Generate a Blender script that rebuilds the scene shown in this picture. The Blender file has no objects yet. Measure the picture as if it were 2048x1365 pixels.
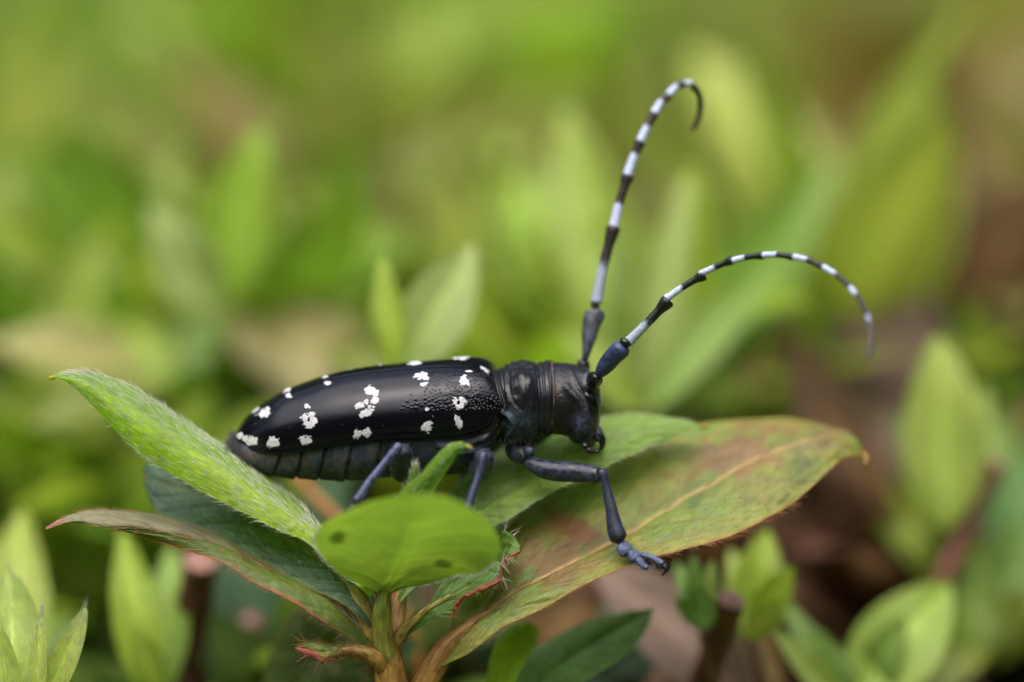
import bpy, math, random
import numpy as np

# ------------------------------------------------------------------ camera, sky, sun, exposure
# 1 unit = 1 cm (macro photograph).  World: X right, Y away, Z up.
sc = bpy.context.scene
sc.unit_settings.scale_length = 0.01
E = math.radians(18.0)          # camera looks down on the hedge by 18 degrees
D = 32.4                        # distance of the plane of focus
FPX = 8192.0                    # focal length in pixels of the 2048 px wide photograph
R_ = np.array([1.0, 0, 0]); F_ = np.array([0, math.cos(E), -math.sin(E)]); U_ = np.array([0, math.sin(E), math.cos(E)])
CAM = -D * F_
camd = bpy.data.cameras.new('camera'); cam = bpy.data.objects.new('camera', camd)
sc.collection.objects.link(cam); sc.camera = cam
cam.location = CAM; cam.rotation_euler = (math.pi/2 - E, 0, 0)
camd.sensor_width = 36; camd.lens = 144; camd.clip_start = 0.5; camd.clip_end = 60000
camd.dof.use_dof = True; camd.dof.focus_distance = D + 0.12
camd.dof.aperture_fstop = 0.072 / 0.95      # opening about 1.9 cm across: a 100 mm lens near f/5

SUN_EL, SUN_AZ = math.radians(78), math.radians(215)   # azimuth clockwise from +Y
w = bpy.data.worlds.new('World'); sc.world = w; w.use_nodes = True
nt = w.node_tree; bg = nt.nodes['Background']
sky = nt.nodes.new('ShaderNodeTexSky'); sky.sky_type = 'NISHITA'; sky.sun_disc = False
sky.sun_elevation = SUN_EL; sky.sun_rotation = SUN_AZ; sky.dust_density = 7.0; sky.air_density = 1.0; sky.ozone_density = 1.0
nt.links.new(sky.outputs[0], bg.inputs[0]); bg.inputs[1].default_value = 0.11
sund = bpy.data.lights.new('sun', 'SUN'); sun = bpy.data.objects.new('sun', sund); sc.collection.objects.link(sun)
sund.energy = 1.5; sund.angle = math.radians(90); sund.color = (1.0, 0.985, 0.96)
from mathutils import Vector
sdir = Vector((math.sin(SUN_AZ)*math.cos(SUN_EL), math.cos(SUN_AZ)*math.cos(SUN_EL), math.sin(SUN_EL)))
sun.rotation_euler = sdir.to_track_quat('Z', 'Y').to_euler(); sun.location = (0, 0, 200)
vs = sc.view_settings
vs.view_transform = 'Standard'; vs.look = 'None'; vs.gamma = 1.0; vs.use_curve_mapping = False
vs.exposure = 0.98
sc.render.engine = 'CYCLES'; sc.cycles.use_denoising = True
sc.cycles.max_bounces = 8; sc.cycles.transmission_bounces = 6; sc.cycles.diffuse_bounces = 4

# ------------------------------------------------------------------ helpers
rs = np.random.RandomState(7)
def P(px, py, w):
    px, py, w = np.broadcast_arrays(np.asarray(px, float), np.asarray(py, float), np.asarray(w, float))
    k = (D + w)[..., None]
    return CAM + k*(F_ + ((px-1024)/FPX)[..., None]*R_ + ((682.5-py)/FPX)[..., None]*U_)
def PA(a):
    a = np.asarray(a, float); return P(a[..., 0], a[..., 1], a[..., 2])
def PY(px, py, Y):
    px, py, Y = np.broadcast_arrays(np.asarray(px, float), np.asarray(py, float), np.asarray(Y, float))
    d = F_ + ((px-1024)/FPX)[..., None]*R_ + ((682.5-py)/FPX)[..., None]*U_
    return CAM + ((Y-CAM[1])/d[..., 1])[..., None]*d
def proj(V):
    d = V - CAM; k = d @ F_
    return 1024 + FPX*(d @ R_)/k, 682.5 - FPX*(d @ U_)/k
def cr(pts, n, u=None):
    """Catmull-Rom resampling of rows of any width."""
    p = np.asarray(pts, float); m = len(p)
    t = np.linspace(0, m-1, n) if u is None else np.asarray(u)*(m-1)
    i = np.clip(np.floor(t).astype(int), 0, m-2); f = (t-i)[:, None]
    q = np.vstack([2*p[0]-p[1], p, 2*p[-1]-p[-2]])
    a, b, c, d = q[i], q[i+1], q[i+2], q[i+3]
    return 0.5*((2*b)+(-a+c)*f+(2*a-5*b+4*c-d)*f*f+(-a+3*b-3*c+d)*f**3)
def nrm(v): return v/np.maximum(np.linalg.norm(v, axis=-1, keepdims=True), 1e-12)
def sstep(a, b, x):
    t = np.clip((x-a)/(b-a), 0, 1); return t*t*(3-2*t)
def _h(ix, iy, iz, seed):
    n = (ix*374761393 + iy*668265263 + iz*2147483647 + seed*1274126177) & 0xffffffff
    n = ((n ^ (n >> 13))*1274126177) & 0xffffffff
    n = ((n ^ (n >> 16))*2246822519) & 0xffffffff
    return ((n ^ (n >> 15)) & 0xffff)/65535.0
def noise(p, freq=1.0, seed=0):
    p = np.asarray(p, float)*freq
    if p.shape[-1] == 2: p = np.concatenate([p, np.zeros(p.shape[:-1]+(1,))], -1)
    i = np.floor(p).astype(np.int64); f = p-i; f = f*f*(3-2*f); r = 0
    for dx in (0, 1):
        for dy in (0, 1):
            for dz in (0, 1):
                wgt = (f[..., 0] if dx else 1-f[..., 0])*(f[..., 1] if dy else 1-f[..., 1])*(f[..., 2] if dz else 1-f[..., 2])
                r = r+wgt*_h(i[..., 0]+dx, i[..., 1]+dy, i[..., 2]+dz, seed)
    return r
def fbm(p, freq=1.0, seed=0, octv=4):
    r, a, s = 0, 1.0, 0
    for o in range(octv):
        r = r+a*noise(p, freq*2**o, seed+o*17); s += a; a *= .5
    return r/s
def mixc(a, b, m): return np.asarray(a)*(1-m[..., None]) + np.asarray(b)*m[..., None]

C = sc.collection
def mesh(name, V, Fq, mat, col=None, uv=None, gloss=None, smooth=True):
    V = np.asarray(V, float).reshape(-1, 3); Fs = Fq if isinstance(Fq, list) else [Fq]
    Fs = [np.asarray(f, dtype=np.int32) for f in Fs if len(f)]
    me = bpy.data.meshes.new(name)
    me.vertices.add(len(V)); me.vertices.foreach_set('co', V.astype(np.float32).ravel())
    nl = sum(f.size for f in Fs); npoly = sum(len(f) for f in Fs)
    me.loops.add(nl); me.polygons.add(npoly)
    vi = np.concatenate([f.ravel() for f in Fs])
    tot = np.concatenate([np.full(len(f), f.shape[1], np.int32) for f in Fs])
    st = np.concatenate([[0], np.cumsum(tot)[:-1]]).astype(np.int32)
    me.loops.foreach_set('vertex_index', vi); me.polygons.foreach_set('loop_start', st)
    me.polygons.foreach_set('loop_total', tot)
    me.polygons.foreach_set('use_smooth', np.full(npoly, smooth))
    if col is not None:
        c = np.ones((len(V), 4), np.float32); c[:, :3] = np.asarray(col).reshape(-1, 3) if np.size(col) > 3 else col
        a = me.color_attributes.new('col', 'FLOAT_COLOR', 'POINT'); a.data.foreach_set('color', c.ravel())
    if gloss is not None:
        a = me.attributes.new('gloss', 'FLOAT', 'POINT'); a.data.foreach_set('value', np.asarray(gloss, np.float32).ravel())
    if uv is not None:
        l = me.uv_layers.new(name='uv'); l.data.foreach_set('uv', np.asarray(uv, np.float32)[vi].ravel())
    me.update(calc_edges=True); me.validate()
    if mat: me.materials.append(mat)
    return me
def wloc(o):
    l = np.array([0., 0, 0])
    while o is not None: l = l+np.array(o.location); o = o.parent
    return l
def obj(name, V, Fq, mat, parent=None, loc=None, **kw):
    """V in world space; the object's origin sits at its parent's origin, or at loc for a top-level mesh."""
    base = wloc(parent) if parent else np.array([0., 0, 0])
    l = np.array(loc, float) if loc is not None else np.array([0., 0, 0])
    me = mesh(name, np.asarray(V).reshape(-1, 3)-base-(l if parent is None else 0), Fq, mat, **kw)
    o = bpy.data.objects.new(name, me); C.objects.link(o)
    if parent: o.parent = parent
    else: o.location = l
    return o
def thing(name, label, cat, loc, group=None):
    o = bpy.data.objects.new(name, None); C.objects.link(o); o.location = loc; o.empty_display_size = .3
    tag(o, label, cat, group); return o
def tag(o, label=None, cat=None, group=None, kind=None):
    for k, v in (('label', label), ('category', cat), ('group', group), ('kind', kind)):
        if v: o[k] = v
    return o
def gridf(n, m, wrap=False, off=0):
    i = np.arange(n-1)[:, None]; j = np.arange(m if wrap else m-1)[None]; j2 = (j+1) % m
    return (np.stack([i*m+j+0*j2, i*m+j2, (i+1)*m+j2, (i+1)*m+j+0*j2], -1).reshape(-1, 4)+off).astype(np.int32)
def tube(path, rad, seg=12, flat=None, cap=True, fdir=None):
    """path (n,3) world, rad (n,), optional flattening along fdir."""
    path = np.asarray(path, float); n = len(path); rad = np.broadcast_to(rad, (n,)).astype(float)
    T = nrm(np.gradient(path, axis=0))
    a = np.array([0, 0, 1.0]) if abs(T[0, 2]) < .9 else np.array([1.0, 0, 0])
    if fdir is not None: a = np.asarray(fdir, float)
    N = np.zeros_like(path)
    v = a-T[0]*(a @ T[0]); N[0] = v/np.linalg.norm(v)
    for i in range(1, n):
        v = N[i-1]-T[i]*(N[i-1] @ T[i]); N[i] = v/np.linalg.norm(v)
    B = np.cross(T, N); th = np.linspace(0, 2*math.pi, seg, endpoint=False)
    fl = 1.0 if flat is None else flat
    V = path[:, None]+rad[:, None, None]*(np.cos(th)[None, :, None]*N[:, None]*fl+np.sin(th)[None, :, None]*B[:, None])
    V = V.reshape(-1, 3); Fq = [gridf(n, seg, True)]
    if cap:
        V = np.vstack([V, path[:1], path[-1:]]); j = np.arange(seg); k = (j+1) % seg
        Fq.append(np.stack([np.full(seg, n*seg), k, j], 1))
        Fq.append(np.stack([np.full(seg, n*seg+1), (n-1)*seg+j, (n-1)*seg+k], 1))
    return V, Fq
def ptube(rows, n=24, seg=14, rnd=True, **kw):
    """rows (px,py,w,r_px) in photo pixels; returns tube with rounded ends and t per vertex."""
    q = cr(rows, n); path = P(q[:, 0], q[:, 1], q[:, 2]); r = np.maximum(q[:, 3], .2)/252.8
    if rnd:
        u = np.linspace(0, 1, n); L = np.sum(np.linalg.norm(np.diff(path, axis=0), axis=1))
        s = np.concatenate([[0], np.cumsum(np.linalg.norm(np.diff(path, axis=0), axis=1))])
        e0, e1 = r[0]*.8+1e-6, r[-1]*.8+1e-6
        k = np.sqrt(np.clip(1-(1-np.clip(s/e0, 0, 1))**2, .02, 1))*np.sqrt(np.clip(1-(1-np.clip((L-s)/e1, 0, 1))**2, .02, 1))
        r = r*k
    return tube(path, r, seg, **kw)
def join(parts):
    Vs, F3, F4, o = [], [], [], 0
    for V, Fq in parts:
        for f in (Fq if isinstance(Fq, list) else [Fq]):
            if len(f): (F4 if f.shape[1] == 4 else F3).append(f+o)
        Vs.append(V); o += len(V)
    r = []
    if F4: r.append(np.concatenate(F4))
    if F3: r.append(np.concatenate(F3))
    return np.vstack(Vs), r
def vnormals(V, Fq):
    N = np.zeros_like(V)
    for f in (Fq if isinstance(Fq, list) else [Fq]):
        if f.shape[1] == 4: fn = np.cross(V[f[:, 2]]-V[f[:, 0]], V[f[:, 3]]-V[f[:, 1]])
        else: fn = np.cross(V[f[:, 1]]-V[f[:, 0]], V[f[:, 2]]-V[f[:, 0]])
        for k in range(f.shape[1]): np.add.at(N, f[:, k], fn)
    return nrm(N)
def hairs(base, direc, norm, length, rad, rng, lift=.35, wob=.35, nseg=3):
    """thin three-sided tapered hairs, all joined; base/direc/norm (n,3), length (n,)"""
    n = len(base); direc = nrm(direc+wob*rng.normal(size=(n, 3))*.6)
    side = nrm(np.cross(direc, norm)+1e-6); pts = []
    for k in range(nseg+1):
        u = k/nseg
        pts.append(base+length[:, None]*(direc*u*(1-.1*u)+norm*(lift*(u-.55*u*u))[..., None] if np.ndim(lift) else direc*u+norm*lift*(u-.5*u*u)))
    pts = np.stack(pts, 1)                       # n, nseg+1, 3
    rr = rad*np.linspace(1, .25, nseg+1)
    nn = nrm(np.cross(side, direc))
    th = np.array([0, 2.094, 4.189])
    V = pts[:, :, None]+rr[None, :, None, None]*(np.cos(th)[None, None, :, None]*nn[:, None, None]+np.sin(th)[None, None, :, None]*side[:, None, None])
    V = V.reshape(-1, 3); g = gridf(nseg+1, 3, True)
    Fq = (g[None]+(np.arange(n)*(nseg+1)*3)[:, None, None]).reshape(-1, 4)
    return V, [Fq]

# ------------------------------------------------------------------ materials
def newmat(name):
    m = bpy.data.materials.new(name); m.use_nodes = True; t = m.node_tree
    return m, t, t.nodes['Principled BSDF'], t.nodes['Material Output']
def attr(t, n):
    a = t.nodes.new('ShaderNodeAttribute'); a.attribute_name = n; return a
def leafmat(name, transl=.4, rough=.42, spec=.5, streak=10., bump=.25, tint=(1.25, 1.35, .55), nscale=9., var=.35):
    m, t, b, out = newmat(name); N, L = t.nodes, t.links
    col = attr(t, 'col'); tc = N.new('ShaderNodeTexCoord')
    mp = N.new('ShaderNodeMapping'); mp.inputs['Scale'].default_value = (1, 1, 1); L.new(tc.outputs['UV'], mp.inputs[0])
    n1 = N.new('ShaderNodeTexNoise'); n1.inputs['Scale'].default_value = nscale; n1.inputs['Detail'].default_value = 6
    L.new(mp.outputs[0], n1.inputs['Vector'])
    mp2 = N.new('ShaderNodeMapping'); mp2.inputs['Rotation'].default_value = (0, 0, .25)
    mp2.inputs['Scale'].default_value = (streak, streak*7, 1); L.new(tc.outputs['UV'], mp2.inputs[0])
    n2 = N.new('ShaderNodeTexNoise'); n2.inputs['Scale'].default_value = 1.0; n2.inputs['Detail'].default_value = 4
    L.new(mp2.outputs[0], n2.inputs['Vector'])
    mr = N.new('ShaderNodeMapRange'); mr.inputs[1].default_value = .3; mr.inputs[2].default_value = .7
    mr.inputs[3].default_value = 1-var; mr.inputs[4].default_value = 1+var; L.new(n1.outputs[0], mr.inputs[0])
    mr2 = N.new('ShaderNodeMapRange'); mr2.inputs[1].default_value = .35; mr2.inputs[2].default_value = .7
    mr2.inputs[3].default_value = 1-var*.7; mr2.inputs[4].default_value = 1+var*.9; L.new(n2.outputs[0], mr2.inputs[0])
    mu = N.new('ShaderNodeMath'); mu.operation = 'MULTIPLY'; L.new(mr.outputs[0], mu.inputs[0]); L.new(mr2.outputs[0], mu.inputs[1])
    vm = N.new('ShaderNodeVectorMath'); vm.operation = 'SCALE'; L.new(col.outputs['Color'], vm.inputs[0]); L.new(mu.outputs[0], vm.inputs['Scale'])
    L.new(vm.outputs[0], b.inputs['Base Color'])
    b.inputs['Roughness'].default_value = rough; b.inputs['Specular IOR Level'].default_value = spec
    vo = N.new('ShaderNodeTexVoronoi'); vo.inputs['Scale'].default_value = 14; vo.feature = 'F1'; L.new(mp.outputs[0], vo.inputs['Vector'])
    ad = N.new('ShaderNodeMath'); ad.operation = 'ADD'; L.new(vo.outputs['Distance'], ad.inputs[0]); L.new(n2.outputs[0], ad.inputs[1])
    bp = N.new('ShaderNodeBump'); bp.inputs['Strength'].default_value = bump; bp.inputs['Distance'].default_value = .02
    L.new(ad.outputs[0], bp.inputs['Height']); L.new(bp.outputs[0], b.inputs['Normal'])
    tr = N.new('ShaderNodeBsdfTranslucent'); tm = N.new('ShaderNodeVectorMath'); tm.operation = 'MULTIPLY'
    L.new(vm.outputs[0], tm.inputs[0]); tm.inputs[1].default_value = tint; L.new(tm.outputs[0], tr.inputs[0])
    mx = N.new('ShaderNodeMixShader'); mx.inputs[0].default_value = transl
    L.new(b.outputs[0], mx.inputs[1]); L.new(tr.outputs[0], mx.inputs[2]); L.new(mx.outputs[0], out.inputs[0])
    return m
def shellmat(name, noise_s=60., bump=.3, var=.4, coat=0., dist=.004, stretch=(1, 1, 1)):
    """insect cuticle: colour and gloss come from what each spot of the animal is (bare or felted)"""
    m, t, b, out = newmat(name); N, L = t.nodes, t.links
    col = attr(t, 'col'); gl = attr(t, 'gloss'); tc = N.new('ShaderNodeTexCoord')
    mp = N.new('ShaderNodeMapping'); mp.inputs['Scale'].default_value = stretch; L.new(tc.outputs['Object'], mp.inputs[0])
    n1 = N.new('ShaderNodeTexNoise'); n1.inputs['Scale'].default_value = noise_s; n1.inputs['Detail'].default_value = 5
    L.new(mp.outputs[0], n1.inputs['Vector'])
    mr = N.new('ShaderNodeMapRange'); mr.inputs[1].default_value = .3; mr.inputs[2].default_value = .7
    mr.inputs[3].default_value = 1-var; mr.inputs[4].default_value = 1+var; L.new(n1.outputs[0], mr.inputs[0])
    vm = N.new('ShaderNodeVectorMath'); vm.operation = 'SCALE'; L.new(col.outputs['Color'], vm.inputs[0]); L.new(mr.outputs[0], vm.inputs['Scale'])
    L.new(vm.outputs[0], b.inputs['Base Color'])
    rr = N.new('ShaderNodeMapRange'); rr.inputs[3].default_value = .75; rr.inputs[4].default_value = .10; L.new(gl.outputs['Fac'], rr.inputs[0])
    L.new(rr.outputs[0], b.inputs['Roughness'])
    inv = N.new('ShaderNodeMapRange'); inv.inputs[3].default_value = bump; inv.inputs[4].default_value = bump*.12; L.new(gl.outputs['Fac'], inv.inputs[0])
    bp = N.new('ShaderNodeBump'); bp.inputs['Distance'].default_value = dist
    L.new(inv.outputs[0], bp.inputs['Strength']); L.new(n1.outputs[0], bp.inputs['Height']); L.new(bp.outputs[0], b.inputs['Normal'])
    b.inputs['Specular IOR Level'].default_value = .5; b.inputs['Coat Weight'].default_value = coat; b.inputs['Coat Roughness'].default_value = .08
    return m
def plain(name, c, rough=.6, var=.25, scale=8., bump=.4, dist=.03, spec=.4, transl=0.):
    m, t, b, out = newmat(name); N, L = t.nodes, t.links
    n1 = N.new('ShaderNodeTexNoise'); n1.inputs['Scale'].default_value = scale; n1.inputs['Detail'].default_value = 7
    tc = N.new('ShaderNodeTexCoord'); L.new(tc.outputs['Object'], n1.inputs['Vector'])
    cr_ = N.new('ShaderNodeValToRGB'); e = cr_.color_ramp.elements
    e[0].position = .3; e[1].position = .72
    e[0].color = tuple(x*(1-var) for x in c)+(1,); e[1].color = tuple(x*(1+var) for x in c)+(1,)
    L.new(n1.outputs[0], cr_.inputs[0]); L.new(cr_.outputs[0], b.inputs['Base Color'])
    b.inputs['Roughness'].default_value = rough; b.inputs['Specular IOR Level'].default_value = spec
    bp = N.new('ShaderNodeBump'); bp.inputs['Strength'].default_value = bump; bp.inputs['Distance'].default_value = dist
    L.new(n1.outputs[0], bp.inputs['Height']); L.new(bp.outputs[0], b.inputs['Normal'])
    if transl:
        tr = N.new('ShaderNodeBsdfTranslucent'); tr.inputs[0].default_value = (*c, 1); mx = N.new('ShaderNodeMixShader')
        mx.inputs[0].default_value = transl; L.new(b.outputs[0], mx.inputs[1]); L.new(tr.outputs[0], mx.inputs[2]); L.new(mx.outputs[0], out.inputs[0])
    return m
M_LEAF = leafmat('leaf_surface')
M_LEAFN = leafmat('leaf_young', transl=.5, rough=.45, spec=.45, bump=.45, var=.13)
M_LEAFR = leafmat('leaf_round', transl=.55, rough=.6, spec=.25, bump=.06, var=.05, nscale=3)
M_LEAFO = leafmat('leaf_old', transl=.25, rough=.48, spec=.5, streak=12, bump=.45, nscale=6, var=.2)
M_LEAFB = leafmat('leaf_hedge', transl=.42, rough=.5, bump=.1, var=.15, tint=(1.2, 1.25, .8))
M_HAIR = plain('white_hair', (.75, .78, .66), .5, .1, transl=.3)
M_HAIRO = plain('rusty_hair', (.55, .30, .12), .5, .2, transl=.3)
M_ELY = shellmat('glossy_wing_case', 150., .8, .15); M_ELY.node_tree.nodes['Principled BSDF'].inputs['Specular IOR Level'].default_value = .30; M_ELY.node_tree.nodes['Principled BSDF'].inputs['Specular Tint'].default_value = (.86, .89, 1, 1)
M_BODY = shellmat('beetle_cuticle', 85., .9, .55, dist=.008)
M_LIMB = shellmat('beetle_limb_felt', 70., .8, .3, dist=.006)
M_STEM = leafmat('young_stem', transl=.12, rough=.55, streak=4, bump=.3, tint=(1, 1, .6), var=.4)
M_BARK = plain('red_brown_bark', (.13, .048, .032), .7, .5, 5., .8, .08)
M_CUT = plain('cut_wood', (.27, .145, .115), .8, .2, 9., .3)
M_SOIL = plain('soil', (.055, .038, .025), .95, .5, .4, .8, .5)
# ------------------------------------------------------------------ ground and hedge
V = np.array([(-30000, -30000, -19), (30000, -30000, -19), (30000, 30000, -19), (-30000, 30000, -19)], float)
tag(obj('ground', V, np.array([[0, 1, 2, 3]]), M_SOIL), kind='structure')

LIME = (.29, .39, .055); YEL = (.36, .42, .075); MID = (.17, .27, .045); DARK = (.075, .13, .022); BLUEG = (.07, .13, .07)
PALE = (.38, .50, .14); OLIVE = (.19, .23, .03); BRONZE = (.22, .17, .04); BROWN = (.15, .075, .04); PINK = (.38, .23, .18); TAN = (.36, .34, .11)
def prof(t, p=.9, sharp=1.0):
    return np.clip(np.sin(math.pi*np.clip(t, 0, 1)**p), 0, 1)**sharp
def gleaf(base, tip, width, face, col, n=12, m=7, curl=.12, fold=.25, seed=0, twist=0., p=.82, sharp=.85, petiole=True):
    """one simple leaf of the hedge, world coordinates; returns V, faces, colours, uv"""
    base, tip = np.asarray(base, float), np.asarray(tip, float); d = tip-base; L = np.linalg.norm(d); d = d/L
    f = np.asarray(face, float); f = f-d*(f @ d); f = f/max(np.linalg.norm(f), 1e-6); s = np.cross(d, f)
    t = np.linspace(0, 1, n)[:, None]; v = np.linspace(-1, 1, m)[None]
    wd = width/2*(prof(t, p, sharp)+.035*(t < .98))
    tw = twist*(t-.3)
    sd = s[None, None]*np.cos(tw)[..., None]+f[None, None]*np.sin(tw)[..., None]
    nf = f[None, None]*np.cos(tw)[..., None]-s[None, None]*np.sin(tw)[..., None]
    r = np.random.RandomState(seed); ph_ = r.rand()*6
    off = curl*L*(.25-(t-.5)**2)*4*.5+fold*wd*np.abs(v)+.03*width*np.sin(t*9+ph_+v*2)
    V = base+d*(t*L)[..., None]*np.ones_like(v)[..., None]+sd*(wd*v)[..., None]+nf*off[..., None]
    c = np.asarray(col)*(1+.0*t)[..., None]*(1+.10*np.cos(v*3.14))[..., None]
    c = c*(1+.5*np.exp(-(v/.10)**2)*.6)[..., None]
    uv = np.stack([t*L*np.ones_like(v), (v+1)*width/2*np.ones_like(t)], -1)
    return V.reshape(-1, 3), [gridf(n, m)], c.reshape(-1, 3), uv.reshape(-1, 2)
def jleaf(ls):
    V, F = join([(l[0], l[1]) for l in ls]); return V, F, np.vstack([l[2] for l in ls]), np.vstack([l[3] for l in ls])
UP = np.array([0, 0, 1.])
def pxleaf(bx, by, bw, tx, ty, tw, wpx, col, face=(0, 0), n=22, m=11, jit=0, **kw):
    if bw > 1.2: tw = tw+max(0., (by-ty)/253*(D+bw)/D*.42)
    b, t = P(bx, by, bw), P(tx, ty, tw); wm = D+(bw+tw)/2
    f = -F_*.75+UP*.45+R_*face[0]+UP*face[1]
    return gleaf(b, t, wpx*wm/FPX, f, col, n, m, seed=int(bx+by), **kw)
def shoot(label, leaves, root, stemcol=BROWN, group=None, name='azalea_shoot', sr=.055, smat=None, top=None):
    """leaves: pxleaf argument tuples (dict last for extras); root = (px,py,w) that all leaves spring from"""
    base = P(*root); bot = np.array([base[0]+rs.uniform(-.6, .6), base[1]+rs.uniform(0, 1.0), min(base[2]-3, -8.)])
    t = thing(name, label, 'plant shoot' if name != 'leafy_twig' else 'twig', bot, group)
    k = np.linspace(0, 1, 10)[:, None]; path = bot*(1-k)+base*k+np.array([.3, 0, 0])*np.sin(k*3.1)
    V, F = tube(path, np.linspace(sr*1.3, sr, 10), 8)
    obj('stem', V, F, smat or M_STEM, t, col=np.tile(stemcol, (len(V), 1)), uv=np.zeros((len(V), 2)))
    for l in leaves:
        l = list(l); kw = l.pop() if isinstance(l[-1], dict) else {}
        V, F, c, uv = pxleaf(*l, **kw)
        obj('leaf', V, F, M_LEAFB, t, col=c, uv=uv)
    return t
# ---- shoots one can tell apart behind the beetle, blurred by distance
shoot('tall upright azalea shoot with long lime leaves spreading behind the two antennae', [
  (1290,800,6.5,1125,205,6,165,(.38,.50,.09),(-.3,0)),(1290,820,6,1662,320,6.0,175,(.24,.40,.06),(.5,-.1)),(1310,820,5.8,1640,420,7.2,70,(.28,.42,.08),(.5,-.1)),(1300,800,5.6,1390,330,4.6,160,(.34,.45,.04),(.2,0)),(1290,810,5.4,1375,345,4.4,90,(.48,.58,.2)),
  (1300,820,5.4,1230,470,5,110,MID),(1290,830,4.6,1560,520,5,90,(.2,.33,.04)),(1280,830,4.8,1120,650,4.6,90,LIME)], (1290,820,5))
shoot('pale shoot tip with a single broad lime leaf right of the antenna tips', [
  (1890,1060,4.2,1875,662,3.4,165,(.44,.56,.12)),(1895,1040,4.8,1972,765,4.6,85,LIME),(1900,1060,5,1795,830,4.7,90,(.09,.2,.06)),(1900,1070,5.4,2010,830,6,120,MID),(1885,1080,4.6,1850,930,4.2,55,PALE),
  (1890,1080,5,1930,900,4.2,80,LIME)], (1890,1080,5))
shoot('blurred shoot with one broad and one narrow leaf above the wing cases', [
  (800,745,2.9,948,488,2.7,135,(.44,.56,.18),(.4,.1)),(790,745,2.8,765,518,2.5,66,(.38,.52,.06),(-.1,0)),(795,750,4,860,600,3.6,70,LIME),(795,755,4,650,700,4.6,80,OLIVE)], (795,755,3.9))
shoot('far upright shoot with a tall pale tipped leaf left of the picture centre', [
  (430,620,5.8,525,250,5.0,160,(.32,.50,.05),(.1,.1)),(430,640,5.8,295,405,5.0,130,(.46,.56,.20)),(440,640,8,560,420,8.5,120,(.20,.30,.05)),(440,650,8,310,600,7,110,LIME),(420,650,7.8,480,470,7,90,YEL),(430,660,8,390,520,8.4,90,MID)], (435,660,8))
shoot('low shoot left of the beetle tail with yellowing flat leaves', [
  (330,760,6.5,-40,690,6,150,TAN,(0,.7)),(330,770,6.2,60,860,5.5,110,OLIVE,(0,.6)),(330,770,6.4,450,620,7,100,MID),(340,780,6,250,640,7,90,LIME)], (335,780,6.4), stemcol=BRONZE)
shoot('stout orange stemmed shoot behind the hairy leaf', [
  (380,1000,7,330,640,7.2,90,(.25,.26,.05)),(380,1000,7,480,760,7,120,MID),(375,1000,7,250,800,6.5,130,DARK),(380,990,7,420,700,8,100,OLIVE),(380,1010,6.6,560,880,7.0,120,LIME)], (380,1010,7), stemcol=BRONZE, sr=.16)
shoot('bright shoot with two upright narrow leaves below the curled red edged leaf', [
  (300,1400,2.4,245,1055,2.2,95,(.32,.46,.04)),(330,1390,2.6,345,1085,2.7,85,(.22,.36,.04)),(320,1410,2.4,270,1240,2.0,60,LIME),(320,1400,3,400,1200,3.4,70,MID)], (315,1420,2.7))
shoot('large pale leaf shoot at the left picture edge', [
  (20,1420,3,45,1015,2.8,140,(.42,.52,.09)),(10,1430,3.2,-90,1090,3,120,LIME),(30,1430,3.4,140,1230,3.8,80,MID)], (20,1430,3.1))
sprout = shoot('small pointed lime rosette standing sharp in the lower left corner', [
  (30,1450,.45,22,1145,.75,128,(.40,.54,.12),dict(n=40,m=19,sharp=.65)),(75,1430,.2,172,1215,.45,56,(.42,.52,.08),(.4,0),dict(n=40,m=13,sharp=.7)),(72,1440,.0,84,1222,.2,36,(.40,.50,.06),dict(n=30,m=9,sharp=.7)),
  (10,1440,.1,-15,1230,.2,80,(.36,.48,.08),dict(n=30,m=11)),(60,1440,.8,120,1300,.9,60,MID)], (50,1440,.4))
shoot('bright green leaf cluster right of the beetle foot', [
  (1500,1270,2.4,1535,1055,2.2,100,(.36,.50,.06)),(1500,1270,2.3,1585,1130,2.0,75,(.38,.50,.05),(.3,0)),(1490,1270,2.3,1462,1095,2.5,50,LIME),(1500,1280,2,1560,1200,1.6,50,YEL),(1490,1280,2.5,1420,1180,2.6,60,MID)], (1498,1280,2.4))
shoot('small curled bud cluster between the brown leaf and the cut twig', [
  (1400,1250,2.0,1352,1125,2.1,40,(.18,.34,.05)),(1400,1250,1.9,1385,1110,1.8,45,(.16,.30,.05)),(1405,1250,1.8,1425,1120,1.7,42,PALE),(1400,1255,1.8,1348,1195,1.6,36,(.18,.32,.06)),(1410,1260,1.7,1400,1170,1.3,50,(.18,.3,.09)),
  (1405,1260,2.0,1450,1190,2.2,45,LIME)], (1405,1260,1.9))
shoot('broad rounded lime leaf shoot in the lower right', [
  (1700,1420,2.6,1900,1165,2.8,170,(.30,.44,.06),(.2,.3)),(1710,1430,2.8,1810,1230,2.4,90,MID),(1700,1430,3,1990,1300,3.4,110,OLIVE),(1695,1430,2.6,1620,1250,2.5,80,(.18,.3,.05)),(1690,1430,2.3,1560,1190,2.4,60,(.17,.29,.04)),
  (1690,1430,2.1,1540,1250,2.0,55,LIME)], (1700,1440,2.7))
shoot('mid green shoot with broad leaves at the right picture edge', [
  (1940,1330,4.6,2100,1000,5,150,(.15,.26,.04)),(1930,1340,4.4,1960,1110,4.2,120,(.17,.27,.03)),(1950,1330,4.8,2060,1180,4.2,110,OLIVE),(1960,1200,5,2090,880,5.6,110,(.10,.22,.05))], (1940,1345,4.6))
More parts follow.
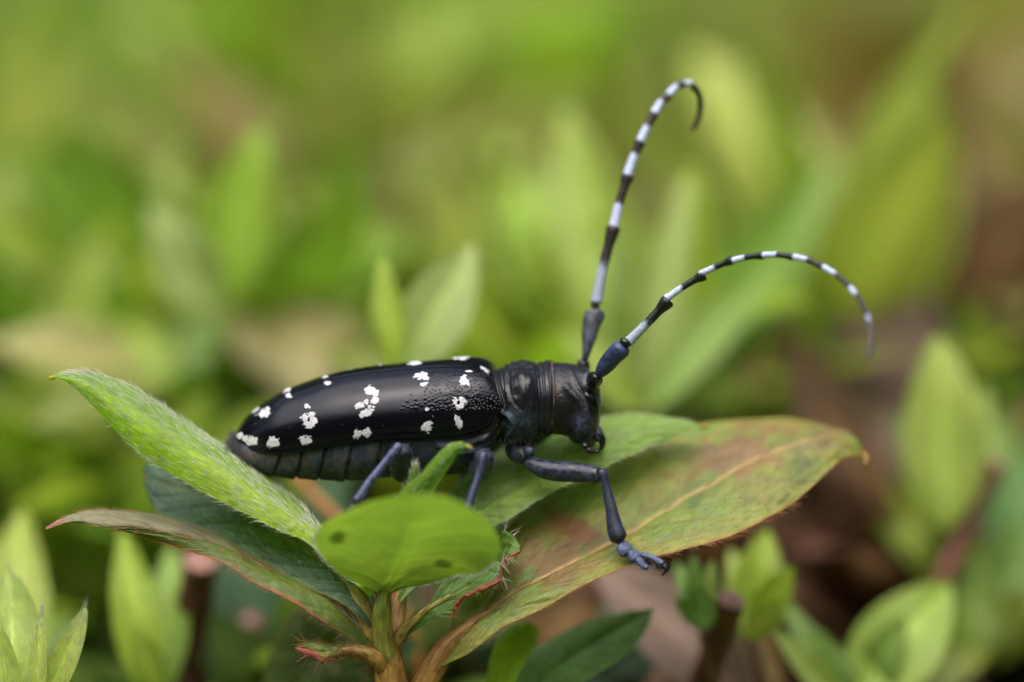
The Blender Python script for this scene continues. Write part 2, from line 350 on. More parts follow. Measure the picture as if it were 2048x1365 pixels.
def twig(label, rows, cut, rpx, mat=None):
    a_, b_ = np.array(rows[0], float), np.array(rows[-1], float)
    pts = PA(np.array(rows)); n = 24; q = cr(pts, n); dpt = D+rows[0][2]
    r = np.linspace(rpx[0], rpx[1], n)*dpt/FPX*(1+.06*np.sin(np.arange(n)*1.3))
    t = thing('cut_twig', label, 'twig', q[-1])
    V, F = tube(q, r, 20, cap=False); nz_ = noise(V, 9, 3); V = V+nrm(V-np.repeat(q, 20, 0))*(.05*r.mean()*(nz_-.5))[:, None]*3
    obj('bark', V, F, mat or M_BARK, t)
    ring = V[:20]; c_ = ring.mean(0); V2 = np.vstack([ring, c_+(ring-c_)*.6+nrm(q[0]-q[1])*.02, c_[None]+nrm(q[0]-q[1])*.02]); j = np.arange(20); k = (j+1) % 20
    obj('cut_face', V2, [np.stack([j, k, 20+k, 20+j], 1), np.stack([np.full(20, 40), 20+j, 20+k], 1)], M_CUT, t)
    return t
twig('stout pruned twig with a pale cut end right of the beetle foot', [(1463,1200,1.7),(1440,1270,1.95),(1405,1370,2.3),(1340,1560,2.9),(1300,1800,3.8)], True, (27, 33))
twig('thick dark pruned twig standing under the curled leaf on the left', [(402,1120,2.6),(392,1190,2.85),(372,1320,3.2),(340,1500,3.2),(330,1800,3.8)], True, (34, 40))
twig('leaning pinkish pruned twig crossing the lower left', [(515,1240,3.6),(460,1300,3.5),(370,1390,3.4),(250,1500,3.5),(100,1750,3.9)], True, (22, 26), plain('pinkish_bark', (.23, .11, .10), .7, .3, 5.))
twig('slender reddish pruned twig beside the pale shoot on the right', [(1993,925,4.2),(1945,1030,4.3),(1885,1170,4.4),(1830,1330,4.6),(1800,1700,5.2)], True, (19, 22), plain('reddish_bark', (.22, .085, .07), .7, .3, 5.))
twig('orange brown stem slanting out of focus below the beetle abdomen', [(575,930,3.2),(620,985,3.1),(680,1045,3.0),(745,1120,2.9),(830,1300,2.9),(860,1600,3.2)], True, (11, 14), plain('orange_bark', (.36, .17, .05), .7, .3, 5.))
def oneleaf(label, args, mat=M_LEAFB, **kw):
    V, F, c, uv = pxleaf(*args, **kw); b = P(*args[:3])
    return tag(obj('fallen_leaf', V, F, mat, loc=b, col=c, uv=uv), label, 'leaf')
oneleaf('withered pinkish brown leaf lying blurred below the beetle foot', (1500,1420,2.6,1180,1120,2.8,180,(.22,.14,.10),(0,.4)), curl=.1)
oneleaf('brownish old leaf hanging low behind the tarsus', (1560,1380,3.6,1330,1150,3.4,120,(.22,.15,.05),(0,.4)))
oneleaf('dull pink dead leaf deep in the hedge under the pale shoot', (1860,1200,7,1780,1060,7.5,80,(.30,.20,.20),(0,.4)))
oneleaf('large pinkish grey dead leaf behind the big brown leaf', (1580,940,15,1460,720,16,110,(.20,.12,.10),(0,.5)))
oneleaf('brick coloured dead leaf in the gap at right', (1690,1250,12,1740,900,12.5,70,(.11,.05,.04),(0,.3)))
oneleaf('dusty rose dead leaf above the far right twig', (1760,720,20,1900,300,22,240,(.30,.17,.11),(0,.3)))
oneleaf('tan dead leaf seen between abdomen and round leaf', (560,1120,8,740,930,8,170,(.50,.32,.23),(0,.4)))
oneleaf('buff dead leaf left of the small two leaved shoot', (620,800,7,540,590,8,250,(.34,.30,.12),(.2,.5)))

# ---- the hedge beyond: copies of a few shoot kinds
def proto(kind, seed):
    r = np.random.RandomState(seed); pal = dict(lime=[LIME, YEL, (.25,.39,.03)], green=[(.19,.32,.03), (.16,.30,.035), LIME], dark=[DARK, MID, BLUEG], bronze=[BRONZE, OLIVE, TAN], dead=[(.21,.105,.06), (.15,.07,.05), (.24,.135,.10)])[kind]
    t = thing('azalea_shoot', 'x', 'plant shoot', (0, 0, 0)); Hh = r.uniform(2.5, 3.5)
    k = np.linspace(0, 1, 8)[:, None]; V, F = tube(np.array([0, 0, -3.])*(1-k)+np.array([.2, 0, Hh])*k, np.linspace(.11, .05, 8), 7)
    me = mesh('stem', V, F, M_STEM, col=np.tile(BRONZE if kind != 'dead' else BROWN, (len(V), 1)), uv=np.zeros((len(V), 2)))
    o = bpy.data.objects.new('stem', me); C.objects.link(o); o.parent = t
    nl = 9
    for i in range(nl):
        az = i*2.4+r.uniform(-.3, .3); el = r.uniform(.25, 1.25); d = np.array([math.cos(az)*math.cos(el), math.sin(az)*math.cos(el), math.sin(el)])
        b = np.array([.2*(Hh-.0)/Hh, 0, Hh-r.uniform(0, 1.4)*(i/nl)]); L = r.uniform(2.2, 3.8)*(.8+.2*(el < .8))
        f = UP*1.0-d*.2+r.normal(size=3)*.2
        V, F, c, uv = gleaf(b, b+d*L, L*r.uniform(.30, .40), f, pal[r.randint(3)], 10, 5, seed=seed+i, curl=r.uniform(-.05, .2), twist=r.uniform(-.5, .5))
        me = mesh('leaf', V, F, M_LEAFB, col=c, uv=uv); o = bpy.data.objects.new('leaf', me); C.objects.link(o); o.parent = t
    return t
def copy_tree(o, parent=None):
    c = o.copy(); C.objects.link(c); c.parent = parent
    for ch in [x for x in o.children]: copy_tree(ch, c)
    return c
LAB = dict(lime=('out of focus lime green azalea shoot in the hedge behind the beetle', 'lime shoots of the hedge behind'),
  green=('out of focus fresh green azalea shoot in the hedge behind the beetle', 'fresh green shoots of the hedge behind'),
  dark=('out of focus dark green azalea shoot in the hedge behind the beetle', 'dark green shoots of the hedge behind'),
  bronze=('out of focus olive and bronze azalea shoot in the hedge behind the beetle', 'bronze shoots of the hedge behind'),
  dead=('out of focus withered brown azalea shoot in the hedge behind the beetle', 'withered shoots of the hedge behind'))
protos = {k: [proto(k, 11*i+j*101+3) for j in range(2 if k != 'lime' else 3)] for i, k in enumerate(LAB)}
used = set()
COLN = dict(lime='lime green', green='fresh green', dark='dark green', bronze='olive and bronze', dead='withered brown')
def place(px, py):
    xs = ['at the left edge', 'above the hairy leaf', 'above the wing cases', 'behind the upright antenna', 'behind the arched antenna', 'right of the antennae', 'at the right edge'][int(min(6, max(0, px//293)))]
    ys = ['along the top', 'in the upper part', 'at mid height', 'near the bottom'][int(min(3, max(0, py//342)))]
    if py > 850: xs = ['at the left edge', 'below the hairy leaf', 'behind the round leaf', 'under the beetle head', 'below the bronzed leaf', 'right of the bronzed leaf', 'at the right edge'][int(min(6, max(0, px//293)))]
    return xs+' '+ys
def put(kind, loc, rz, s, tilt=(0, 0), where=''):
    ps = protos[kind]; p_ = ps[rs.randint(len(ps))]
    o = p_ if p_.name not in used else copy_tree(p_)
    used.add(p_.name); o.location = loc; o.rotation_euler = (tilt[0], tilt[1], rz); o.scale = (s, s, s)
    o['label'] = 'blurred '+COLN[kind]+' azalea shoot '+where; o['group'] = COLN[kind]+' shoots '+where; return o
# patches of the hedge by kind, as seen: (px, py, depth, kind, count, spread px, spread depth)
patches = [
 (230,230,24,'green',5,80,3),(130,300,20,'green',4,120,3),(60,60,30,'dark',3,100,3),(270,40,26,'dark',5,60,3),(60,620,14,'green',4,90,2),(100,520,16,'lime',3,90,2),
 (520,80,24,'lime',6,110,4),(600,200,22,'green',5,110,3),(720,60,34,'green',5,120,5),(700,360,17,'lime',3,70,2),(860,130,28,'lime',5,120,4),
 (1010,60,26,'lime',6,140,4),(1000,250,22,'lime',5,110,3),(1180,100,26,'lime',5,120,4),(1330,60,28,'lime',6,140,5),(1500,60,26,'green',5,120,4),(1300,260,22,'lime',5,110,3),
 (1500,200,22,'lime',5,120,3),(1640,60,26,'lime',5,100,4),(1620,240,20,'green',2,60,3),(1780,120,24,'bronze',3,90,4),(1900,60,28,'bronze',4,120,4),(1980,220,22,'bronze',4,90,3),(1960,330,18,'bronze',3,80,3),
 (2020,450,14,'bronze',3,80,2),(1880,240,20,'bronze',3,90,3),(1750,400,20,'bronze',3,70,3),(1800,520,16,'dead',3,70,3),(1900,600,12,'dead',3,70,2),(1860,480,18,'dead',4,90,3),(1780,640,14,'dead',4,70,2),(1850,820,12,'dead',3,70,2),(1740,330,24,'dead',3,70,3),(1990,600,13,'dead',2,60,2),
 (330,330,17,'green',4,70,3),(420,330,15,'bronze',1,40,2),(850,430,14,'dead',3,60,2),(900,540,12,'bronze',3,70,2),(1000,500,13,'green',2,50,2),(570,480,12,'bronze',2,50,2),(240,560,11,'green',3,70,2),(600,640,9.5,'bronze',3,80,1.5),(980,680,9,'green',3,80,1.5),
 (480,700,9,'green',4,80,1.5),(160,920,7.5,'green',4,90,1.5),(120,780,9,'green',4,90,1.5),(300,880,9,'green',3,80,1.5),(1480,560,10,'green',2,60,2),(1100,640,8,'lime',2,60,1.5),(1600,600,9,'lime',1,40,1.5),
 (1640,760,12,'dead',3,60,2),(1520,740,12,'dead',3,80,2),(1700,980,10,'dead',4,100,2),(1580,1200,7,'dead',3,90,1.5),(1750,1130,8,'dead',3,80,2),(1980,1000,7.5,'green',3,80,1.5),(2000,1330,9,'bronze',2,60,1),
 (120,1180,6,'green',3,90,1.5),(500,1120,7,'dark',3,90,1.5),(180,1120,8,'dead',3,80,1.5),(650,1300,5,'dark',3,60,1),(850,1320,4.5,'dark',3,80,1),(1150,1300,6,'dead',3,80,1),(1450,1010,9,'dead',3,90,1.5),(720,560,15,'green',3,80,2)]
n_sh = 0
for (px_, py_, w_, kind, cnt, sp, sw) in patches:
    if w_ > 14: w_ *= 1.22
    for _ in range(int(round(cnt*(1.45 if kind in ('lime', 'green') else 1)))):
        p_ = P(px_+rs.normal()*sp*.6, py_+rs.normal()*sp*.5, w_+rs.normal()*sw*.5); s = rs.uniform(.9, 1.25)*(1.25 if w_ > 14 else 1)
        put(kind, p_-np.array([0, 0, 3.8*s]), rs.uniform(0, 6.28), s, (rs.uniform(-.3, .3), rs.uniform(-.3, .3)), place(px_, py_)); n_sh += 1
# rest of the hedge: nobody could count its leaves
r2 = np.random.RandomState(21)
def hedge_mass(name, label, n, zf, pal, xr, yr, Ls, seed, brown_right=False):
    r = np.random.RandomState(seed); ls = []
    for i in range(n):
        yv = yr[0]+(yr[1]-yr[0])*r.rand()**1.25; xv = r.uniform(-1, 1)*(xr[0]+(xr[1]-xr[0])*(yv-yr[0])/(yr[1]-yr[0]))
        b = np.array([xv, yv, zf(xv, yv, r)]); az, el = r.uniform(0, 6.28), r.uniform(-.2, 1.1)
        d = np.array([math.cos(az)*math.cos(el), math.sin(az)*math.cos(el), math.sin(el)]); L = r.uniform(*Ls)
        nn = noise(np.array([[xv, yv, 0]]), .09, 5)[0]+r.normal()*.18
        c = np.array(pal[int(np.clip(nn*len(pal), 0, len(pal)-1))])
        if brown_right and xv > 1.5+.04*yv and yv > 3 and r.rand() < .65: c = np.array([BROWN, (.10,.05,.04), (.24,.14,.11), BRONZE][r.randint(4)])
        ls.append(gleaf(b, b+d*L, L*.36, UP+r.normal(size=3)*.3, c, 5, 3, seed=i))
    V, F, c, uv = jleaf(ls)
    return tag(obj(name, V, F, M_LEAFB, col=c, uv=uv), kind='stuff', label=label, cat='foliage')
hedge_mass('hedge_foliage', 'dense inner foliage of the azalea hedge', 9000, lambda x_, y_, r: -5.8-r.rand()*3.5-.5*math.sin(x_*.5)-max(0, 4-abs(y_-3))*.6, [DARK, MID, (.25,.37,.03), MID, LIME, MID, LIME, OLIVE, MID], (14, 60), (-7, 120), (2.2, 3.6), 5, True)
hedge_mass('leaf_litter', 'brown fallen leaves and litter under the hedge', 5000, lambda x_, y_, r: -12-r.rand()*5, [BROWN, PINK, BRONZE, (.08,.045,.03), BROWN], (18, 70), (-10, 120), (2.4, 4), 6)
hedge_mass('hedge_foliage', 'azalea hedge foliage in front of the shoot, on the photographer side', 3500, lambda x_, y_, r: -8-r.rand()*3, [DARK, MID, DARK, OLIVE, MID], (60, 60), (-70, -6), (4, 6), 8)
# unseen tree belt, added to darken wing case reflections and block low sky
rw = np.random.RandomState(40); ls = []
for i in range(7000):
    az = rw.uniform(0, 6.283); rad_ = rw.uniform(480, 640); top = 225+45*math.sin(az*5+1)+220*max(0, min(1, (-math.cos(az)-.15)*1.6))+50*math.sin(az*13); zz = -60+(top+60)*rw.rand()**.8  # belt raised on the camera side to shape the reflected sky edge
    b_ = np.array([math.sin(az)*rad_, math.cos(az)*rad_, zz]); dd_ = nrm(rw.normal(size=3)+np.array([0, 0, .3]))
    ls.append(gleaf(b_, b_+dd_*rw.uniform(45, 75), 42, rw.normal(size=3)*.6-b_/rad_, [(.04,.075,.02), (.055,.10,.025), (.03,.055,.018)][i % 3], 4, 3, seed=i))
V, F, c, uv = jleaf(ls); tag(obj('unseen_tree_belt', V, F, M_LEAFO, col=c, uv=uv), kind='stuff', label='unseen dark tree belt added for reflections and to block low sky', cat='trees')
tw = []
for i in range(420):
    x0, y0 = r2.uniform(-22, 22), r2.uniform(-7, 70); p0 = np.array([x0, y0, -18.]); p1 = np.array([x0+r2.normal()*3, y0+r2.normal()*3, -5.5-r2.rand()*2])
    k = np.linspace(0, 1, 7)[:, None]; pth = p0*(1-k)+p1*k+r2.normal(size=(7, 3))*.35
    tw.append(tube(pth, np.linspace(.22, .08, 7), 6))
V, F = join(tw); tag(obj('hedge_branches', V, F, M_BARK), kind='stuff', label='tangled woody branches inside the hedge', cat='branches')
# ------------------------------------------------------------------ the shoot the beetle stands on
hero = thing('azalea_branch', 'sharp hairy leaved azalea branch carrying the black beetle on its top leaves', 'branch', P(800, 1480, .15))
def leaf3(A, Mi, B, colf, n=110, m=48, ba=.0, bb=.0, mat=M_LEAF, vein=.006, wave=.0, seed=0, thick=0, nv=7, name='leaf', label=None, mid=.012):
    """leaf from edge A, midrib and edge B (rows px,py,w); ba/bb = bulge of each half"""
    A, Mi, B = (cr(PA(np.array(a_, float)), n) for a_ in (A, Mi, B))
    s = np.linspace(-1, 1, m); t = np.linspace(0, 1, n)
    V = np.zeros((n, m, 3)); na = np.cross(A-Mi, np.gradient(Mi, axis=0)); nb = np.cross(np.gradient(Mi, axis=0), B-Mi)
    for arr in (na, nb): arr[:] = nrm(cr(arr[::max(1, n//8)], n))
    wa = np.linalg.norm(A-Mi, axis=1); wb = np.linalg.norm(B-Mi, axis=1)
    if (na[n//2] @ F_) > 0: na, nb = -na, -nb                      # normals face the camera
    for j_, sj in enumerate(s):
        k = abs(sj); E_, nn, ww, bu = (A, na, wa, ba) if sj < 0 else (B, nb, wb, bb)
        V[:, j_] = Mi*(1-k)+E_*k+nn*(ww*bu*4*k*(1-k))[:, None]
    nn2 = np.where((s < 0)[None, :, None], na[:, None], nb[:, None])*np.clip(np.abs(s)*6, 0, 1)[None, :, None]+(nrm(na+nb))[:, None]*(1-np.clip(np.abs(s)*6, 0, 1))[None, :, None]
    T, S = np.meshgrid(t, s, indexing='ij'); ww = np.where(S < 0, wa[:, None], wb[:, None]); env = np.clip(np.minimum(T, 1-T)*8, 0, 1)
    h = -mid*np.exp(-(S*ww/.02)**2)*env
    vd = np.full(T.shape, 9.)
    for k in range(nv):
        tk = .08+.8*k/nv+.02*math.sin(k*5+seed); d = (T-tk-.22*np.abs(S)**1.15*1.0)/1.0; vd = np.minimum(vd, np.abs(d)+(np.abs(S) > .93)*.05)
    vm = np.exp(-(vd/.010)**2)*env
    h += -vein*vm+wave*(fbm(np.stack([T*9, S*3, T*0+seed], -1), 1., seed, 3)-.5)*2
    V = V+nn2*h[..., None]
    col = colf(T, S, vm, V)
    uv = np.stack([T*np.linalg.norm(Mi[-1]-Mi[0]), S*ww], -1)
    o = obj(name, V.reshape(-1, 3), gridf(n, m), mat, hero, col=col.reshape(-1, 3), uv=uv.reshape(-1, 2))
    if label: o['label'] = label
    return o, V, nn2
def leafhair(o, V, NN, cnt, L, rad, mat, seed, srange=(-1, 1), trange=(.02, .98), edge=False, lift=.3, wob=.5, outward=0., flip=1):
    r = np.random.RandomState(seed); n, m, _ = V.shape
    sp = np.linalg.norm(np.diff(V[:, m//2], axis=0), axis=1)*(.3+np.linalg.norm(V[:-1, 0]-V[:-1, -1], axis=1)); cs = np.cumsum(sp)/sp.sum(); ti = np.clip(np.searchsorted(cs, r.uniform(*trange, size=cnt)), 0, n-2)
    si = ((r.uniform(*srange, size=cnt)+1)/2*(m-2)).astype(int) if not edge else np.where(r.rand(cnt) < (edge if isinstance(edge, float) else .5), 0, m-1)
    b = V[ti, si]; d = nrm(V[np.minimum(ti+2, n-1), si]-V[np.maximum(ti-2, 0), si]); nn = NN[ti, si]*flip
    ctr_ = V[ti, m//2]; outv = nrm(b-ctr_+1e-6)
    d = d+outv*outward
    VV, F = hairs(b+nn*.002, d, nn, r.uniform(*L, size=cnt), rad, r, lift=lift, wob=wob)
    h_ = obj('leaf_hair', VV, F, mat, o); h_['kind'] = 'stuff'; return h_
def cvar(c, T, S, V, amt=.25, f=3., seed=0):
    return np.asarray(c)*(1+amt*2*(fbm(V, f, seed, 4)-.5))[..., None]
# L1 bright hairy leaf, seen from below and the side
def c1(T, S, vm, V):
    c = mixc(np.array([.30, .47, .09]), np.array([.40, .60, .04]), sstep(-.1, .5, S)); c = c*(1+.3*(fbm(V, 5, 3, 4)-.5))[..., None]
    c = mixc(c, np.array([.28, .48, .10]), vm*.2); c = mixc(c, np.array([.42, .40, .05]), sstep(.975, .995, T)); return c
A = [(745,1170,.20),(640,1052,.30),(600,1005,.42),(520,940,.50),(430,880,.52),(340,820,.46),(270,775,.36),(200,748,.24),(150,742,.12),(118,750,.05),(98,757,.0)]
Mi = [(745,1180,.05),(648,1078,.10),(600,1040,.14),(530,990,.17),(450,930,.18),(370,878,.16),(290,825,.12),(225,785,.08),(175,758,.03),(125,752,.0),(97,757,-.01)]
B = [(740,1195,-.05),(620,1090,-.05),(560,1062,-.05),(500,1033,-.04),(430,998,-.02),(360,958,0),(290,915,.0),(235,865,.0),(185,812,0),(130,762,0),(97,759,-.01)]
o1, V1, N1 = leaf3(A, Mi, B, c1, 200, 80, .05, .30, M_LEAFN, vein=.003, wave=.012, seed=1, nv=12)
leafhair(o1, V1, N1, 1350, (.06, .12), .0020, M_HAIR, 4, lift=.10, wob=.32)
leafhair(o1, V1, N1, 260, (.05, .09), .0024, M_HAIR, 5, edge=True, lift=.05, outward=.3)
V, F = ptube([(112,754,.03,5),(104,756,.0,4.5),(97,758,-.01,4.5)], 12, 10); obj('leaf_tip', V, F, M_LEAFN, o1, col=np.tile([.5,.45,.06], (len(V), 1)), uv=np.zeros((len(V), 2)))
# L2 dark bluish leaf
def c2(T, S, vm, V):
    c = cvar([.078, .145, .078], T, S, V, .35, 6, 8); c = mixc(c, np.array([.09, .19, .03]), sstep(.80, 1, S)*.8)
    c = mixc(c, np.array([.21, .20, .055]), np.exp(-(S/.045)**2)*.9*(1-.5*T)); c = mixc(c, np.array([.02, .08, .03]), sstep(.88, .97, T)*.7*(S < .3))
    c = mixc(c, np.array([.20, .06, .03]), sstep(.985, 1, T)*.8); c = mixc(c, np.array([.03, .06, .035]), vm*.5); return c
A = [(768,1255,.14),(730,1160,.30),(668,1095,.5),(625,1035,.7),(555,968,.95),(470,925,1.1),(400,908,1.1),(340,905,1.05),(300,922,1.0),(284,940,.95)]
Mi = [(768,1262,.1),(728,1212,.14),(690,1160,.2),(645,1125,.28),(580,1085,.38),(520,1046,.48),(450,1010,.58),(385,985,.68),(325,965,.78),(290,958,.85)]
B = [(762,1275,.06),(725,1240,.05),(680,1205,.08),(620,1178,.12),(560,1148,.18),(490,1105,.25),(420,1072,.34),(360,1052,.45),(310,1022,.62),(287,968,.82)]
o2, V2, N2 = leaf3(A, Mi, B, c2, 120, 50, .06, .08, M_LEAFO, vein=.012, wave=.02, seed=2)
leafhair(o2, V2, N2, 170, (.03, .07), .0016, M_HAIR, 14, lift=.25, srange=(.1, 1)); leafhair(o2, V2, N2, 220, (.04, .08), .0026, M_HAIRO, 15, edge=.1, lift=.1, outward=.6)
# L3 long curled leaf with a red burnt edge
def c3(T, S, vm, V):
    nz_ = fbm(V, 5, 11, 4)
    c = mixc(np.array([.26, .22, .155]), np.array([.115, .17, .028]), sstep(-.05, .08, S)); c = mixc(c, np.array([.20, .21, .11]), sstep(.4, .9, T)*(S < 0)*.7)
    c = c*(1+.5*(nz_-.5))[..., None]
    c = mixc(c, np.array([.085, .15, .02]), (S > .1)*sstep(.4, .6, nz_)*.6)
    c = mixc(c, np.array([.36, .075, .04]), sstep(.90, .97, S+.06*(nz_-.5))*sstep(.05, .3, T)*.95)
    c = mixc(c, np.array([.14, .05, .03]), np.exp(-((S-.02)/.05)**2)*sstep(.25, .5, T)*.8)
    c = mixc(c, np.array([.36, .13, .10]), sstep(.90, .97, T)); return c
A = [(772,1290,.12),(700,1212,.20),(650,1186,.30),(560,1148,.42),(470,1092,.48),(380,1045,.50),(290,1024,.48),(220,1018,.42),(170,1021,.3),(130,1033,.2),(92,1056,.1)]
Mi = [(768,1300,.10),(720,1258,.10),(660,1198,.12),(600,1164,.15),(534,1134,.18),(450,1092,.18),(386,1071,.16),(297,1056,.14),(205,1050,.12),(150,1043,.10),(92,1057,.08)]
B = [(764,1310,.05),(722,1287,.0),(650,1246,-.05),(593,1208,-.06),(519,1170,-.04),(452,1127,.02),(371,1100,.14),(297,1077,.20),(225,1058,.16),(150,1047,.11),(92,1058,.08)]
o3, V3, N3 = leaf3(A, Mi, B, c3, 160, 50, .05, .12, M_LEAFO, vein=.008, wave=.018, seed=3)
leafhair(o3, V3, N3, 300, (.05, .11), .0016, M_HAIRO, 16, edge=.25, lift=.1, outward=.8, wob=.7); leafhair(o3, V3, N3, 400, (.04, .08), .0022, M_HAIRO, 17, lift=.3)
# L4 round leaf in front, out of focus towards its tip
def c4(T, S, vm, V):
    c = cvar([.20, .30, .06], T, S, V, .12, 3, 5); c = mixc(c, np.array([.22, .36, .045]), np.exp(-(S/.035)**2)*(1-T)*.9+vm*.35); c = mixc(c, np.array([.24, .36, .05]), sstep(.9, 1, T)*.5)
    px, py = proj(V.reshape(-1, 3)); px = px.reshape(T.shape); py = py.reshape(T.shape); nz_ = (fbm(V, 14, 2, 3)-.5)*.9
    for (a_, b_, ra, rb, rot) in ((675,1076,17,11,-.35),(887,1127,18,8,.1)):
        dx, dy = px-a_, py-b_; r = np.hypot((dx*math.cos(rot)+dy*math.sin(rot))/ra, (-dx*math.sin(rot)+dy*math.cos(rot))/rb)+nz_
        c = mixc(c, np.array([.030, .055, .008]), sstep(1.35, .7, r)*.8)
    return c
A = [(762,1198,.0),(738,1180,-.02),(690,1153,-.15),(649,1120,-.35),(631,1085,-.6),(640,1056,-.8),(679,1028,-1.0),(738,1004,-1.2),(812,990,-1.35)]
Mi = [(768,1198,.0),(775,1172,-.08),(785,1150,-.2),(797,1125,-.38),(810,1098,-.58),(822,1070,-.78),(832,1045,-.98),(838,1018,-1.18),(840,990,-1.38)]
B = [(774,1198,.0),(797,1180,-.03),(850,1170,-.12),(910,1151,-.3),(960,1144,-.5),(993,1117,-.65),(997,1080,-.85),(973,1040,-1.1),(925,1006,-1.3)]
A.append((845,989,-1.4)); Mi.append((862,989,-1.42)); B.append((870,991,-1.4))
o4, V4, N4 = leaf3(A, Mi, B, c4, 110, 60, -.10, -.10, M_LEAFR, vein=.004, wave=.014, seed=4, nv=6)
leafhair(o4, V4, N4, 260, (.03, .06), .0018, M_HAIR, 18, edge=True, trange=(.02, .5), lift=.05, outward=.8)
# L5 small leaf with a torn red edge
def c5(T, S, vm, V):
    c = cvar([.09, .19, .022], T, S, V, .3, 8, 6); c = mixc(c, np.array([.22, .26, .05]), np.exp(-(S/.06)**2)*(1-T)); c = mixc(c, np.array([.13, .26, .03]), sstep(.82, .95, T)*(S < .8))
    c = mixc(c, np.array([.30, .055, .022]), sstep(.80, .9, S+.1*(noise(V, 22, 3)-.5))*sstep(.15, .3, T)); return c
A = [(800,1275,.12),(845,1222,.12),(875,1180,.16),(905,1140,.25),(940,1105,.32),(970,1085,.34),(992,1072,.30),(1012,1063,.22),(1028,1072,.15),(1038,1088,.12)]
Mi = [(802,1280,.10),(850,1226,.08),(890,1198,.08),(930,1176,.10),(962,1155,.12),(985,1130,.14),(998,1110,.14),(1010,1095,.12),(1024,1092,.08),(1040,1098,.06)]
B = [(806,1284,.06),(862,1240,.0),(905,1232,.0),(915,1212,.02),(938,1190,.02),(972,1175,.02),(1004,1158,.04),(1003,1135,.05),(1012,1116,.04),(1038,1107,.04)]
o5, V5, N5 = leaf3(A, Mi, B, c5, 130, 44, .05, .04, M_LEAF, vein=.010, wave=.018, seed=5, nv=6)
V, F = ptube([(913,1221,-.01,2),(912,1212,0,4),(919,1202,.0,5),(926,1194,0,3),(940,1189,.0,3.2),(960,1181,.0,2.2),(978,1174,.0,4),(1000,1162,.02,2.2),(1002,1146,.03,1.6),(1006,1132,.03,2.2),(1012,1118,.03,3),(1022,1112,.03,2),(1034,1108,.03,3.6),(1040,1104,.03,1.5)], 90, 10)
V = V+(fbm(V, 18, 9, 3)-.5)[:, None]*np.array([.05, .03, .06]); obj('burnt_edge', V, F, plain('burnt_leaf_edge', (.26, .05, .02), .5, .6, 18, .9, .02), o5)
leafhair(o5, V5, N5, 60, (.05, .11), .0022, M_HAIRO, 19, edge=.1, trange=(.25, .98), lift=.1, outward=1.2, wob=.9); leafhair(o5, V5, N5, 26, (.08, .15), .0026, M_HAIR, 29, edge=.4, trange=(.84, .98), lift=.2, outward=1.2, wob=.8)
# L6 big bronzed leaf the front foot stands on
def c6(T, S, vm, V):
    px, py = proj(V.reshape(-1, 3)); px = px.reshape(T.shape); py = py.reshape(T.shape)
    n1, n2 = fbm(V, 2.6, 13, 5), fbm(V*np.array([1, 1, 1]), 7, 33, 4)
    c = np.ones(T.shape+(3,))*np.array([.17, .25, .04]); c = mixc(c, np.array([.27, .25, .045]), sstep(.45, .62, n1)*.7)
    c = mixc(c, np.array([.055, .125, .028]), sstep(.55, .72, fbm(V, 3.4, 50, 4))*.6*(S > -.3))
    def blot(cx_, cy_, ra, rb, colr, k, rot=-.45):
        nonlocal c
        dx, dy = px-cx_, py-cy_; r = np.hypot((dx*math.cos(rot)+dy*math.sin(rot))/ra, (-dx*math.sin(rot)+dy*math.cos(rot))/rb)+(n2-.5)*2.2
        c = mixc(c, np.array(colr), sstep(1.2, .3, r)*k)
    blot(1490,905,110,50,(.30,.11,.07),.62); blot(1410,930,90,40,(.20,.12,.06),.5); blot(1150,1060,60,30,(.24,.07,.035),.95, .5); blot(1130,1110,100,55,(.22,.09,.035),.7); blot(1050,1090,140,60,(.19,.10,.03),.65)
    blot(1010,1190,80,30,(.13,.07,.025),.6); blot(980,1130,60,60,(.10,.06,.022),.6); blot(1240,930,120,45,(.22,.12,.04),.35); blot(1350,960,160,60,(.24,.14,.05),.2); blot(1250,1010,120,50,(.22,.12,.045),.15); blot(1640,880,70,30,(.22,.14,.07),.6)
    c = mixc(c, np.array([.30, .30, .05]), sstep(.55, .95, S)*.65)
    c = mixc(c, np.array([.32, .15, .03]), sstep(.955, 1, S)*.9+sstep(.97, 1, -S)*.7)
    c = mixc(c, np.array([.58, .40, .16]), np.exp(-(S/.024)**2)*.95); c = mixc(c, np.array([.23, .16, .06]), vm*.22)
    c = mixc(c, np.array([.30, .17, .05]), sstep(.97, 1, T)*.7); return c
A = [(878,1300,.25),(905,1235,.35),(950,1150,.5),(1010,1060,.7),(1100,990,.95),(1200,930,1.15),(1300,885,1.3),(1400,850,1.45),(1500,838,1.5),(1600,840,1.5),(1670,858,1.45),(1712,882,1.35),(1730,912,1.25)]
Mi = [(880,1320,.15),(915,1275,.15),(970,1228,.18),(1050,1172,.24),(1140,1125,.33),(1230,1078,.45),(1320,1028,.58),(1410,975,.72),(1500,925,.88),(1580,890,1.0),(1650,872,1.1),(1700,880,1.18),(1729,914,1.22)]
B = [(888,1335,.05),(950,1298,-.02),(1010,1252,.0),(1090,1213,.02),(1170,1170,.03),(1270,1128,.03),(1350,1108,.08),(1440,1082,.18),(1520,1046,.32),(1590,1000,.52),(1650,948,.75),(1692,915,1.0),(1728,918,1.18)]
o6, V6, N6 = leaf3(A, Mi, B, c6, 260, 110, .05, .06, M_LEAFO, vein=.012, wave=.030, seed=6, nv=9, label='large bronzed old leaf under the front foot')
V, F = ptube([(1722,905,1.2,8),(1732,916,1.1,8),(1731,930,1.05,5),(1728,938,1.05,2)], 20, 10); obj('leaf_tip', V, F, M_LEAFO, o6, col=np.tile([.24,.14,.03], (len(V), 1)), uv=np.zeros((len(V), 2)))
